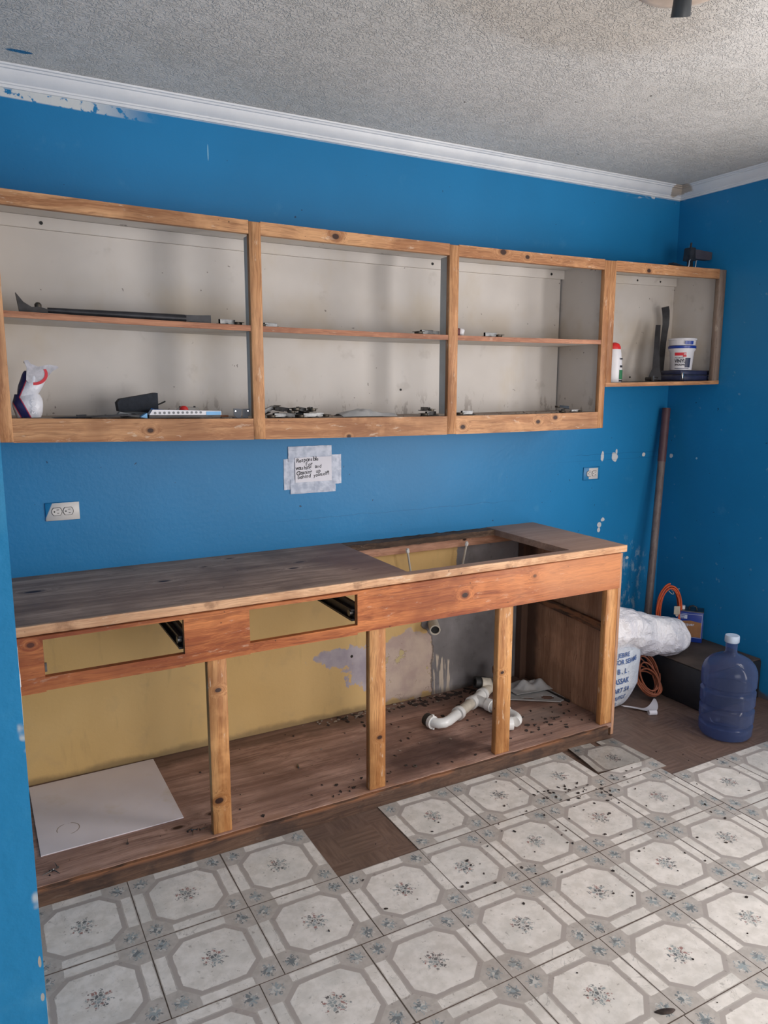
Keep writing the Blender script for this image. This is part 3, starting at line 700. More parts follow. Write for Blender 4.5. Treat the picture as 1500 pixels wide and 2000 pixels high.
me = bpy.data.meshes.new('loose_vinyl_tile'); bm.to_mesh(me); bm.free(); me.set_sharp_from_angle(angle=R(48)); me.materials.append(M['tile'])
o = bpy.data.objects.new('loose_vinyl_tile', me); LINK(o); o.location = (-1.15, -.79, 0)
tag(o, 'torn loose patterned vinyl tile curling up at the right end of the base cabinet', 'floor tile')

# ------------------------------------------------------------------ upper wall cabinet (sags in the middle)
def sag(x): return .0075*(x+1.6)**2
def SG(p): p.z += sag(p.x); return p
YU = -.324
uc = thing('wall_cabinet', 'long doorless wall cabinet of sanded pine with cream interior and one middle shelf', 'cabinet', UB)
def part(mb, name, mat, par, sg=True):
    if sg: mb.warp(SG)
    return mb.build(name, mat, par)
stiles = [(-3.428, -3.337), (-2.539, -2.494), (-1.690, -1.644), (-.839, -.804)]
part(MB().box(-3.4, -.83, -.016, -.001, 1.40, 2.14, cuts=16), 'back_panel', M['inner'], uc)
part(MB().box(-3.4, -.822, -.034, -.016, 2.092, 2.133, cuts=16), 'hanging_strip', M['inner'], uc)
part(MB().box(-3.4, -.804, -.30, -.001, 2.134, 2.145, cuts=16), 'top_panel', M['inner'], uc)
part(MB().box(-3.4, -.822, -.30, -.017, 1.440, 1.451, cuts=16), 'bottom_shelf', M['shelf'], uc)
s_ = part(MB().box(-3.4, -.822, -.31, -.017, 1.766, 1.784, cuts=16), 'middle_shelf', M['inner'], uc)
for a, c in ((-3.337, -2.539), (-2.494, -1.690), (-1.644, -.839)):
    e = MB().box(a, c, YU+.001, -.3105, 1.7655, 1.785, cuts=6).warp(SG).build('shelf_edge', M['shelf_edge'], s_)
part(MB().box(-.822, -.804, -.30, -.001, 1.376, 2.134), 'side_panel', M['inner'], uc)
part(MB().box(-3.428, -3.41, -.30, -.001, 1.376, 2.134), 'side_panel', M['inner'], uc)
for i, (a, c) in enumerate(stiles):
    part(MB().box(a, c, YU-.0015, -.302, 1.376, 2.143, bev=.0015), 'stile', M['pine_z'], uc)
    if i in (1, 2): part(MB().box(a+.008, c-.008, -.302, -.245, 1.46, 2.1), 'stud', M['stud'], uc)
for a, c in ((-3.337, -2.539), (-2.494, -1.690), (-1.644, -.839)):
    part(MB().box(a, c, YU, -.302, 1.375, 1.452, cuts=6), 'bottom_rail', M['pine_x'], uc)
for a, c in ((-3.337, -2.539), (-2.494, -1.690), (-1.644, -.839)):
    part(MB().box(a, c, YU, -.302, 2.101, 2.146, cuts=6), 'top_rail', M['pine_x'], uc)
holes = [(-3.33+.04, 2.115), (-1.60, 2.11), (-1.56+0, 2.117), (-.90, 2.118)]
for hx, hz in ((-3.185, 2.112), (-1.590, 2.113), (-.905, 2.112)):
    part(MB().cyl((hx, -.0345, hz), (hx, -.036, hz), .006, n=12), 'screw_hole', M['dark_slot'], uc)
part(MB().cyl((-1.74, -.0165, 1.56), (-1.74, -.018, 1.56), .005, n=12), 'screw_hole', M['dark_slot'], uc)

# short cabinet in the corner
sc = thing('corner_wall_cabinet', 'short doorless wall cabinet hung in the corner at the right end of the long one', 'cabinet', SB)
part(MB().box(-.803, -.0035, -.016, -.001, 1.575, 2.14, cuts=4), 'back_panel', M['inner_small'], sc)
part(MB().box(-.803, -.024, -.032, -.016, 2.092, 2.133, cuts=4), 'hanging_strip', M['inner_small'], sc)
part(MB().box(-.803, -.024, -.030, -.016, 1.590, 1.628, cuts=4), 'lower_strip', M['inner_small'], sc)
part(MB().box(-.803, -.003, -.30, -.001, 2.134, 2.145, cuts=4), 'top_panel', M['inner_small'], sc)
part(MB().box(-.803, -.003, -.322, -.001, 1.570, 1.587, cuts=4), 'bottom_shelf', M['shelf'], sc)
part(MB().box(-.803, -.003, -.3265, -.322, 1.569, 1.5875, cuts=4), 'shelf_edge', M['pine_small_x'], sc)
part(MB().box(-.022, -.003, -.30, -.001, 1.587, 2.134), 'side_panel', M['inner_small'], sc)
part(MB().box(-.8035, -.766, YU-.0015, -.30, 1.571, 2.143, bev=.0015), 'stile', M['pine_small_z'], sc)
part(MB().box(-.052, -.003, YU-.0015, -.30, 1.571, 2.143, bev=.0015), 'stile', M['grey_stile'], sc)['label'] = 'greyish worn stile'
part(MB().box(-.766, -.052, YU, -.30, 2.099, 2.145, cuts=4), 'top_rail', M['pine_small_x'], sc)
for hx in (-.32, -.15): part(MB().cyl((hx, -.0325, 2.112), (hx, -.034, 2.112), .005, n=10), 'screw_hole', M['dark_slot'], sc)
part(MB().cyl((-.335, -.0305, 1.612), (-.335, -.032, 1.612), .005, n=10), 'screw_hole', M['dark_slot'], sc)

# ------------------------------------------------------------------ base cabinet
bc = thing('base_cabinet', 'open kitchen base cabinet of stained pine without doors or drawers', 'cabinet', BB)
YB = -.655; ZD = .063
MB().box(-3.40, -.995, YB-.008, -.003, ZD-.018, ZD, cuts=24).warp(lambda p: (p.x, p.y+(.004*noise.noise(Vector((p.x*7, 0, 0))) if p.y < -.5 else 0), p.z)).build('deck', M['deck'], bc)
MB().box(-3.40, -1.028, YB-.022, YB-.0085, .0005, ZD-.001, cuts=50).warp(lambda p: (p.x, p.y+.0015*noise.noise(Vector((p.x*9, p.z*9, 4))), p.z+(.0035*noise.noise(Vector((p.x*14, 2, 4)))-.001 if p.z > .04 else 0))).build('base_board', M['kick'], bc)
for a, c in ((-2.833, -2.768), (-2.2326, -2.1643), (-1.6443, -1.572), (-1.057, -.990)):
    MB().box(a, c, YB, YB+.03, ZD+.0005, .706, bev=.002).build('post', M['post'], bc)
# face board with two drawer openings
b = MB(); y0, y1 = YB-.004, YB+.018
b2 = lambda a, c, z0, z1: b.box(a, c, y0, y1, z0, z1)
b2(-3.40, -3.317, .680, .8525); b2(-3.317, -2.904, .684, .7255); b2(-3.317, -2.904, .841, .8525)
b2(-2.904, -2.686, .687, .8525); b2(-2.686, -2.283, .690, .7255); b2(-2.686, -2.283, .841, .8525)
b2(-2.283, -.988, .697, .8525)
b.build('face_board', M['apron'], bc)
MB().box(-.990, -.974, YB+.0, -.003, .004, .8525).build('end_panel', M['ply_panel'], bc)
MB().box(-1.008, -.9905, -.60, -.02, .475, .515, rot=None).warp(lambda p: (p.x, p.y, p.z+(-.03)*(0 if p.y < -.3 else -1))).build('cleat', M['kick'], bc)
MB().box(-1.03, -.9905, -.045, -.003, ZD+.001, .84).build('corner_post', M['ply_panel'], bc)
MB().box(-3.40, -1.031, -.030, -.003, .806, .852, bev=.002).build('rear_rail', M['rear_rail'], bc)
for xr in (-2.900, -2.279):
    d = MB().box(xr-.002, xr+.010, -.634, -.03, .735, .80).box(xr-.016, xr-.002, -.634, -.03, .735, .742).box(xr-.016, xr-.002, -.634, -.03, .772, .779)
    o_ = d.build('drawer_runner', M['black_tool'], bc)
    MB().cyl((xr-.004, -.615, .762), (xr-.018, -.615, .762), .012, n=16).build('roller', M['steel'], o_)
for xr in (-3.319, -2.688):
    MB().box(xr, xr+.004, -.634, -.62, .733, .79).box(xr, xr+.010, -.634, -.628, .733, .76).build('runner_end', M['steel'], bc)

# countertop with the sink cut-out
ct = thing('countertop', 'bare weathered plywood countertop with a rectangular sink cut-out', 'countertop', CT)
z0, z1 = .8535, .883; hx0, hx1, hy0, hy1 = -2.043, -1.235, -.600, -.070
b = MB(); b.box(-3.425, hx0, -.637, -.002, z0, z1); b.box(hx1, -.941, -.637, -.002, z0, z1); b.box(hx0, hx1, -.637, hy0, z0, z1)
b.build('board', M['counter'], ct)
b = MB().box(hx0, hx1, hy1, -.002, z0, z1-.002, cuts=40)
b.warp(lambda p: (p.x, p.y+(.006*noise.noise(Vector((p.x*22, 1, 0))) if p.y < -.03 else 0), p.z+.004*noise.noise(Vector((p.x*31, p.y*40, 2)))))
o_ = b.build('back_strip', M['cut_edge'], ct); o_['label'] = 'dark rotten strip behind the cut-out'
b = MB().box(-3.425, -.941, -.647, -.6375, z0+.001, z1+.0005, cuts=60)
b.warp(lambda p: (p.x, p.y+.0012*noise.noise(Vector((p.x*15, p.z*30, 5))), p.z+.0012*noise.noise(Vector((p.x*18, 3, 5)))))
b.build('edge_strip', M['edging'], ct)

# ------------------------------------------------------------------ outlets, switch
def duplex(name, label, cx, cz, w, h, pw):
    t = thing(name, label, 'outlet', (cx, 0, cz))
    MB().box(cx-w/2, cx+w/2, -.006, -.0005, cz-h/2, cz+h/2, bev=.002).build('cover_plate', pw, t)
    for s in (-1, 1):
        x = cx+s*.0195*w/.117
        poly = [(x+.0165*math.cos(a), cz+max(-.0135, min(.0135, .0175*math.sin(a)))) for a in [2*math.pi*k/28 for k in range(28)]]
        r = MB().prism(poly, lambda a, c: (a, -.0062, c), lambda a, c: (a, -.0082, c)).build('receptacle', M['plate_white'], t)
        poly2 = [(x+(a-x)*1.12, cz+(c-cz)*1.12) for a, c in poly]
        MB().prism(poly2, lambda a, c: (a, -.0058, c), lambda a, c: (a, -.0066, c)).build('groove', M['dark_slot'], r)
        sl = MB().cyl((x-.0085, -.008, cz), (x-.0085, -.0088, cz), .0027, n=12)
        sl.box(x-.001, x+.0075, -.0088, -.008, cz+.0055, cz+.0075); sl.box(x+.0005, x+.0075, -.0088, -.008, cz-.0072, cz-.0052)
        sl.build('slots', M['dark_slot'], r)
    MB().cyl((cx, -.006, cz), (cx, -.0085, cz), .003, n=12).build('screw', M['steel'], t)
    return t
def plate_mat(name, mode):
    g = G(name, .4); P = g.obj(); x, y, z = g.xyz(P); w = g.noise(P, 30, 3)
    if mode == 'left': k = g.mx(g.ss(g.add(x, g.mul(z, -.45)), -.046, -.050), g.ss(g.add(z, g.mul(w, .004)), .0335, .0345)); 
    else: k = g.mx(g.mx(g.ss(g.add(x, g.mul(w, .003)), -.018, -.0195), g.ss(x, .0435, .0445)), g.ss(g.m('ABSOLUTE', z), .0285, .0295))
    g.color(g.mix(k, srgb(206, 202, 198), BLUE)); return g.mat
duplex('electrical_outlet', 'white horizontal double outlet on the blue wall above the left end of the counter', -3.178, 1.117, .118, .068, plate_mat('plate_left', 'left'))
duplex('electrical_outlet', 'half blue-painted double outlet on the back wall right of the counter end', -.552, 1.115, .116, .070, plate_mat('plate_right', 'right'))
sw = thing('light_switch', 'white surface-mounted switch seen edge-on on the left wall near its front edge', 'switch', (XL, -1.83, 1.155))
MB().box(XL+.0005, XL+.0095, -1.862, -1.798, 1.094, 1.216, bev=.003).build('switch_box', M['plate_white'], sw)
MB().box(XL+.0098, XL+.0110, -1.836, -1.824, 1.146, 1.166).build('rocker', M['plate_white'], sw)

# ------------------------------------------------------------------ taped note
nt_ = thing('taped_note', 'handwritten white note held by silver duct tape on the blue wall below the cabinet', 'note', (-2.166, 0, 1.22))
def strip(x0, x1, z0, z1, y, seed):
    return MB().sheet(14, 8, lambda a, c: (x0+(x1-x0)*a+.0015*noise.noise(Vector((c*5, seed, 0))), y-.0012*abs(noise.noise(Vector((a*5, c*4, seed))))-.0004, z0+(z1-z0)*c+.0015*noise.noise(Vector((a*6, seed, 3)))), .0006).build('tape_strip', M['tape'], nt_)
strip(-2.2806, -2.079, 1.258, 1.3225, -.0035, 1); strip(-2.273, -2.061, 1.119, 1.180, -.0035, 2)
strip(-2.3015, -2.240, 1.139, 1.270, -.0015, 3); strip(-2.100, -2.032, 1.152, 1.281, -.0015, 4)
MB().box(-2.2512, -2.0805, -.0062, -.0054, 1.168, 1.2745).build('paper_sheet', M['paper'], nt_)
rn = random.Random(3)
def hand(txt, x, z, size, rot=.05, sp=1.0):
    cx = x
    for ch in txt:
        if ch == ' ': cx += size*.45*sp; continue
        a = rot+rn.uniform(-.10, .10); s_ = size*rn.uniform(.9, 1.12); dz = rn.uniform(-.06, .06)*size; x0 = cx
        def mp(u, v, a=a, x0=x0, dz=dz, sx=rn.uniform(.85, 1.05)):
            u *= sx
            return (x0+u*math.cos(a)-v*math.sin(a), -.0066, z+(x0-x)*math.tan(rot)+dz+u*math.sin(a)+v*math.cos(a))
        text_mesh('handwriting', ch, s_, M['ink'], mp, nt_, bold=.022, shear=.12)
        cx += size*({'i': .26, 'l': .26, 'r': .38, 'f': .34, 't': .34, '!': .26, 'm': .78, 'w': .74, 'R': .62, 'F': .55, 'C': .6}.get(ch, .50))*sp
hand('Responsble', -2.247, 1.254, .0235, .05, .92)
hand('For', -2.203, 1.237, .021, .03)
hand('washing', -2.249, 1.220, .0235, .05, .90); hand('and', -2.160, 1.226, .021, .05)
hand('Cleaning', -2.248, 1.200, .0235, .06, .88); hand('up', -2.155, 1.206, .021, .05)
hand('behind', -2.241, 1.183, .0235, .06, .95); hand('yourself!!', -2.166, 1.188, .021, .10, .88)

# ------------------------------------------------------------------ plumbing left in the base cabinet
t = thing('drain_pipe_stub', 'white drain stub with a dark open mouth sticking out of the wall under the counter', 'pipe', (-1.555, 0, .43))
MB().ring((-1.545, -.001, .440), (-1.583, -.085, .428), .026, .020).build('pipe', M['old_pvc'], t)
MB().cyl((-1.546, -.004, .4395), (-1.580, -.078, .429), .0199).build('dark_inside', M['dark_slot'], t)
for nm, x0, x1, lab in (('supply_tube', -1.690, -1.725, 'thin white supply tube leaning left inside the sink cut-out'), ('supply_tube', -1.425, -1.395, 'thin white supply tube leaning right inside the sink cut-out')):
    t = thing(nm, lab, 'pipe', (x0, 0, .64))
    MB().tube([(x0, -.001, .62), (x0, -.03, .625), (x0+(x1-x0)*.1, -.05, .65), (x0+(x1-x0)*.3, -.055, .70), (x1, -.062, .825)], .0052, 10).build('tube', M['old_pvc'], t)
    MB().cyl((x1-(x1-x0)*.06, -.0615, .817), (x1+(x1-x0)*.05, -.0625, .833), .0085, n=6).cyl((x1, -.062, .833), (x1, -.062, .837), .006, n=10).build('nut', M['white_pvc'], t)

pv = thing('drain_trap_assembly', 'white PVC sink drain and trap assembly lying on the cabinet deck', 'pipe', (-1.5, -.28, ZD))
zc = ZD+.030
def pt(x, y, z=zc): return Vector((x, y, z))
r = .021
main = [pt(-1.735, -.325), pt(-1.725, -.345), pt(-1.70, -.352), pt(-1.67, -.340), pt(-1.60, -.302)]
MB().tube([pt(-1.748, -.300), pt(-1.745, -.325), pt(-1.730, -.343), pt(-1.708, -.349), pt(-1.68, -.341), pt(-1.60, -.298)], r, 18).build('elbow', M['white_pvc'], pv)
MB().ring((-1.752, -.285, zc), (-1.749, -.312, zc), .027, .018).build('rubber_washer', M['rubber'], pv)
MB().cyl((-1.7495, -.310, zc), (-1.746, -.326, zc), .0275).box(-1.750, -1.742, -.328, -.318, zc+.022, zc+.034).box(-1.750, -1.742, -.330, -.320, zc-.0295, zc-.022).build('slip_nut', M['white_pvc'], pv)
MB().cyl((-1.612, -.305, zc), (-1.592, -.294, zc), .029, n=24).build('slip_nut', M['white_pvc'], pv)
MB().cyl((-1.595, -.296, zc), (-1.500, -.243, zc), .0225, n=22).build('straight_pipe', M['old_pvc'], pv)
MB().cyl((-1.500, -.243, zc), (-1.478, -.232, zc), .029, n=22).cyl((-1.48, -.232, zc), (-1.38, -.178, zc), .0235, n=22).cyl((-1.455, -.222, zc), (-1.440, -.285, zc), .023, n=22).build('tee', M['white_pvc'], pv)
MB().cyl((-1.405, -.192, zc), (-1.388, -.182, zc), .029, n=22).build('slip_nut', M['white_pvc'], pv)
MB().tube([(-1.39, -.183, zc), (-1.33, -.15, zc+.004), (-1.285, -.122, zc+.012)], .0225, 18).build('stained_elbow', M['old_pvc'], pv)
MB().ring((-1.335, -.125, zc+.022), (-1.385, -.110, zc+.028), .027, .016).build('rubber_washer', M['rubber'], pv)
MB().cyl((-1.322, -.14, zc+.02), (-1.362, -.128, zc+.026), .0265, n=18).build('crusted_nut', M['old_pvc'], pv)
MB().cyl((-1.440, -.285, zc), (-1.434, -.312, zc), .0275, n=22).cyl((-1.434, -.312, zc), (-1.418, -.375, zc), .0215, n=22).cyl((-1.422, -.365, zc), (-1.415, -.392, zc), .0275, n=22).build('branch_pipe', M['white_pvc'], pv)
MB().tube([(-1.424, -.385, zc)]+[Vector((-1.450+.036*math.cos(a), -.435+.050*math.sin(a), zc+.002)) for a in [R(62-18*k) for k in range(9)]], .0215, 18).build('trap_bend', M['white_pvc'], pv)
MB().cyl((-1.462, -.487, zc), (-1.484, -.478, zc), .0275, n=22).build('slip_nut', M['white_pvc'], pv)
MB().tube([(-1.292, -.175, zc), (-1.292, -.165, zc+.035), (-1.292, -.160, zc+.075)], .021, 18).build('tail_piece', M['white_pvc'], pv)
MB().lathe([(.024, 0), (.027, .01), (.026, .03), (.022, .034)], (-1.292, -.160, zc+.072), 14, lambda p, tt: p*(1+.08*noise.noise(p*90))).build('rusty_nut', plain('rusty_crust', srgb(112, 84, 68), .9, var=.5, scale=60), pv)

pv.scale = (1.08, 1.08, 1.08); pv.location.x += .022
# white laminate board and scraps on the deck
o = MB().box(-.232, .232, -.242, .242, 0, .0035).build('laminate_board', M['laminate'], None, (0, 0, 0)); 
o.location = (-3.132, -.262, ZD+.0012); o.rotation_euler = (0, 0, R(0.5))
tag(o, 'white laminate board with a ring stain lying on the deck at the left end', 'board')
# foam gasket sheet with two holes
def holed():
    b = MB(); nx, ny = 34, 26; cx, cy = -1.095, -.235; a = R(-35)
    P = {}
    for i in range(nx+1):
        for j in range(ny+1):
            u = (i/nx-.5)*.30; v = (j/ny-.5)*.20
            P[i, j] = (u, v)
    hol = [(.065, -.045, .032, .024), (-.03, -.065, .030, .014)]
    def inside(u, v):
        if abs(u) > .15-.03*max(0, abs(v)-.05)/.05: return False
        return all(((u-hx)/rx)**2+((v-hy)/ry)**2 > 1 for hx, hy, rx, ry in hol)
    vs = {}
    def V_(i, j):
        if (i, j) not in vs:
            u, v = P[i, j]; z = ZD+.004+.008*max(0, noise.noise(Vector((u*9, v*9, 0))))+.010*max(0, -v-.05)/.05*.6
            vs[i, j] = b.b.verts.new((cx+u*math.cos(a)-v*math.sin(a), cy+u*math.sin(a)+v*math.cos(a), z))
        return vs[i, j]
    F = []
    for i in range(nx):
        for j in range(ny):
            u = ((i+.5)/nx-.5)*.30; v = ((j+.5)/ny-.5)*.20
            if inside(u, v):
                f = b.b.faces.new((V_(i, j), V_(i+1, j), V_(i+1, j+1), V_(i, j+1))); f.smooth = True; F.append(f)
    b.b.normal_update(); bmesh.ops.solidify(b.b, geom=F, thickness=.003)
    return b.build('foam_sheet', M['foam_sheet'], None, (cx, cy, ZD))
tag(holed(), 'thin grey foam sheet with two oval holes lying on the deck behind the right post', 'foam sheet')
cx, cy = -1.085, -.175
o = MB().sheet(26, 22, lambda u, v: (cx+(u-.5)*.22, cy+(v-.5)*.14+(u-.5)*-.03, ZD+.016+.045*max(0, noise.noise(Vector((u*3.1, v*3.3, 8)))+.35)*math.sin(math.pi*min(1, max(0, u)))*math.sin(math.pi*min(1, max(0, v)))*1.5), .002).build('crumpled_paper', M['foam_sheet'], None, (cx, cy, ZD+.014))
tag(o, 'crumpled greyish-white paper lying on top of the foam sheet', 'paper')
o = MB().box(-1.02, -1.012, -.40, -.15, ZD+.001, ZD+.012, rot=(0, 0, R(4))).build('metal_strip', M['dark_steel'], None, (-1.016, -.28, ZD)); tag(o, 'narrow dark metal strip on the deck against the end panel', 'metal strip')

# debris
def flakes(name, mat, spots, label, cat, z, seed):
    rr = random.Random(seed); b = MB()
    for n_, cx, cy, sx, sy, s0, s1 in spots:
        for _ in range(n_):
            x, y = rr.gauss(cx, sx), rr.gauss(cy, sy); s_ = rr.uniform(s0, s1); a = rr.uniform(0, 6.28); k = rr.choice((3, 4, 5, 6)); el = rr.uniform(.3, .9)
            if z > .03:
                if not (-3.38 < x < -1.02 and -.645 < y < -.012): continue
                if (x < -2.85 and y > -.53) or (x > -1.29 and y > -.36): continue
            elif not (x > -3.3 and x < -.05 and y < -.70): continue
            vs = []
            for q in range(k):
                th = 2*math.pi*q/k+rr.uniform(-.3, .3); u, v = math.cos(th)*s_, math.sin(th)*s_*el
                vs.append((x+u*math.cos(a)-v*math.sin(a), y+u*math.sin(a)+v*math.cos(a)))
            h = rr.uniform(.001, .0035)
            b.prism(vs, lambda p, q: (p, q, z), lambda p, q, h=h: (p, q, z+h))
    o = b.build(name, mat, None, (spots[0][1], spots[0][2], z)); tag(o, label, cat, kind='stuff'); return o
flakes('deck_debris', M['chips'], [(38, -1.22, -.46, .13, .09, .003, .014), (50, -1.65, -.05, .25, .05, .004, .02), (30, -1.45, -.08, .12, .05, .006, .022), (30, -1.75, -.3, .25, .14, .003, .012), (22, -2.15, -.6, .25, .03, .003, .010), (24, -1.95, -.05, .15, .03, .004, .014), (14, -1.15, -.56, .1, .03, .003, .01), (12, -2.6, -.4, .5, .2, .002, .006)],
       'dark flakes and crumbs scattered over the cabinet deck', 'debris', ZD+.0006, 5)
flakes('pale_deck_debris', M['chips_pale'], [(50, -1.75, -.035, .22, .02, .003, .012), (16, -1.6, -.3, .5, .2, .003, .008), (24, -2.0, -.03, .12, .015, .003, .012)],
       'pale plaster crumbs along the wall on the cabinet deck', 'debris', ZD+.0008, 9)
flakes('floor_debris', M['chips'], [(34, -1.40, -.94, .15, .035, .002, .009), (26, -1.42, -1.02, .15, .06, .0015, .008), (34, -1.5, -1.15, .35, .18, .0015, .006), (26, -2.05, -1.2, .3, .2, .002, .007), (45, -1.6, -1.5, .8, .45, .0015, .006), (14, -1.0, -1.2, .3, .15, .002, .007)],
       'dark crumbs scattered over the patterned floor tiles', 'debris', TH+.0006, 12)
# single bits
o = MB().prism([(.028*math.cos(a)*(1+.15*math.sin(3*a)), .009*math.sin(a)) for a in [2*math.pi*k/16 for k in range(16)]], lambda a, c: (a, c, 0), lambda a, c: (a*.8, c*.7, .004)).build('leaf_scrap', M['chips'], None, (0, 0, 0))
o.location = (-2.012, -1.865, TH+.0008); o.rotation_euler = (0, 0, R(-20)); tag(o, 'dark leaf-like scrap lying on the tiles near the bottom edge', 'scrap')
# screws lying on the deck
def screw_obj():
    t = thing('loose_screw', 'x', 'screw')
    MB().cyl((-.008, 0, .003), (.022, 0, .0022), .0018, .0008, n=8).build('shank', M['steel'], t)
    MB().cyl((-.010, 0, .003), (-.008, 0, .003), .0045, .002, n=10).build('head', M['steel'], t)
    return t
sc0 = None
for i, (x, y, a, lab, grp) in enumerate(((-3.335, -.600, 20, None, 'a'), (-3.322, -.590, 100, None, 'a'), (-3.345, -.607, 200, None, 'a'), (-3.328, -.611, 300, None, 'a'),
        (-2.900, -.590, 40, None, 'b'), (-2.885, -.600, 150, None, 'b'), (-2.893, -.606, 260, None, 'b'), (-2.858, -.604, 10, None, 'c'), (-3.10, -.56, 80, None, 'd'))):
    sc_ = screw_obj() if sc0 is None else copy_tree(sc0)
    sc0 = sc0 or sc_
    sc_.location = (x, y, ZD+.0015+(.003 if i in (1, 5) else 0)); sc_.rotation_euler = (0, 0, R(a))
    sc_['group'] = {'a': 'loose screws at the left end of the deck', 'b': 'loose screws left of the first post', 'c': 'single screw at the foot of the first post', 'd': 'single screw in front of the laminate board'}[grp]
    sc_['label'] = ['rear screw of the heap at the left front corner of the deck', 'rightmost screw of the heap at the left front corner of the deck', 'leftmost screw of the heap at the left front corner of the deck', 'front screw of the heap at the left front corner of the deck',
        'leftmost screw of the small heap left of the first post', 'rightmost screw of the small heap left of the first post', 'front screw of the small heap left of the first post', 'single steel screw beside the foot of the first post', 'single steel screw in front of the white laminate board'][i]
o = MB().cyl((-2.405, -.367, ZD+.004), (-2.40, -.345, ZD+.004), .004, n=10).build('wall_plug', M['steel'], None, (-2.405, -.367, ZD)); tag(o, 'small grey wall plug lying alone on the middle of the deck', 'wall plug')
o = MB().ring((-1.985, -.575, ZD+.001), (-1.985, -.575, ZD+.003), .009, .004).build('washer', M['steel'], None, (-1.985, -.575, ZD)); tag(o, 'flat steel washer on the deck between the second and third posts', 'washer')

# ------------------------------------------------------------------ right corner
JX, JY = -.513, -.892
jg = thing('water_jug', 'empty translucent blue five-gallon water jug standing in the corner', 'water jug', (JX, JY, 0))
prof = [(.001, .008), (.09, .004), (.118, .006), (.128, .02), (.130, .06), (.118, .068), (.118, .078), (.131, .086), (.132, .135), (.119, .146), (.119, .156), (.132, .165), (.133, .225), (.120, .235), (.120, .246), (.133, .255), (.134, .300), (.131, .325), (.120, .350), (.098, .372), (.066, .388), (.040, .396), (.030, .404), (.028, .415), (.0285, .458)]
MB().lathe([(a*.885, b_*.965) for a, b_ in prof], (JX, JY, .001), 48).build('bottle', M['jug'], jg)
MB().lathe([(.029, .439), (.031, .441), (.031, .466), (.029, .471), (.001, .472)], (JX, JY, .001), 32).build('cap', M['cap'], jg)

cr = thing('black_crate', 'low black box in the corner behind the water jug with dusty top', 'box', (-.22, -.47, 0))
MB().box(-.42, -.012, -.71, -.235, .0, .205, bev=.006).build('body', M['crate'], cr)
MB().box(-.416, -.015, -.706, -.239, .205, .211, bev=.002).build('lid', M['crate_top'], cr)

# rectangular solvent can on the crate
cn = thing('solvent_can', 'blue rectangular metal solvent can with a tan label standing on the black box', 'can', (-.085, -.37, .211))
ang = R(-52); p0 = Vector((-.172, -.300, .2112))
ux = Vector((math.cos(ang), math.sin(ang), 0)); uy = Vector((-math.sin(ang), math.cos(ang), 0)); CW, CD, CH = .135, .085, .168
def cp(a, d, h): return p0+ux*a+uy*d+Vector((0, 0, h))
b = MB()
vs = [(0, 0), (CW, 0), (CW, CD), (0, CD)]
b.prism(vs, lambda a, d: cp(a, d, 0), lambda a, d: cp(a, d, CH)); b._bev(list(b.b.verts), .004, 2); b.build('body', M['can_blue'], cn)
b = MB(); b.prism([(-.001, -.001), (CW+.001, -.001), (CW+.001, CD+.001), (-.001, CD+.001)], lambda a, d: cp(a, d, CH-.001), lambda a, d: cp(a, d, CH+.004)); b.build('rim', M['steel'], cn)
b = MB(); b.tube([cp(.060, .036, CH+.003), cp(.063, .036, CH+.020), cp(.080, .036, CH+.026), cp(.097, .036, CH+.020), cp(.100, .036, CH+.003)], .0045, 8); b.build('handle', M['black_tool'], cn)
MB().cyl(cp(.028, .036, CH+.003), cp(.028, .036, CH+.022), .013, n=20).box(-.001, .001, -.001, .001, 0, .001).build('cap', M['white_tub'], cn) if False else MB().cyl(cp(.028, .036, CH+.003), cp(.028, .036, CH+.022), .013, n=20).build('cap', M['white_tub'], cn)
MB().prism([(.012, .030), (CW-.008, .030), (CW-.008, .112), (.070, .120), (.012, .112)], lambda a, h: cp(a, -.0004, h), lambda a, h: cp(a, -.0012, h)).build('label', M['can_tan'], cn)
MB().prism([(.016, .128), (.055, .128), (.055, .150), (.016, .150)], lambda a, h: cp(a, -.0004, h), lambda a, h: cp(a, -.0012, h)).build('badge', M['can_pale'], cn)
text_mesh('lettering', 'Klean\nStrip', .011, M['can_blue'], lambda u, v: cp(.019+u, -.0018, .141+v), cn, bold=.02)
text_mesh('lettering', 'Lacquer', .022, M['can_pale'], lambda u, v: cp(.018+u*1.05, -.0018, .092+v), cn, bold=.01)
for k in range(9): pass
b = MB()
for h in [.02+.011*k for k in range(9)]: b.prism([(.016, h), (.016+.040*(1-.25*((k_ := int(h*1000)) % 3)/2), h), (.016+.040*(1-.25*((int(h*1000)) % 3)/2), h+.004), (.016, h+.004)], lambda d, z: cp(CW+.0004, d, z), lambda d, z: cp(CW+.001, d, z))
b.build('small_print', M['can_pale'], cn)
b = MB()
for q in ([(.008, .026), (CW-.005, .026), (CW-.005, .0275), (.008, .0275)], [(.008, .1545), (CW-.005, .1545), (CW-.005, .156), (.008, .156)], [(.008, .026), (.0095, .026), (.0095, .156), (.008, .156)], [(CW-.0065, .026), (CW-.005, .026), (CW-.005, .156), (CW-.0065, .156)]):
    b.prism(q, lambda a, h: cp(a, -.0002, h), lambda a, h: cp(a, -.0007, h))
b.build('label_border', M['can_pale'], cn)

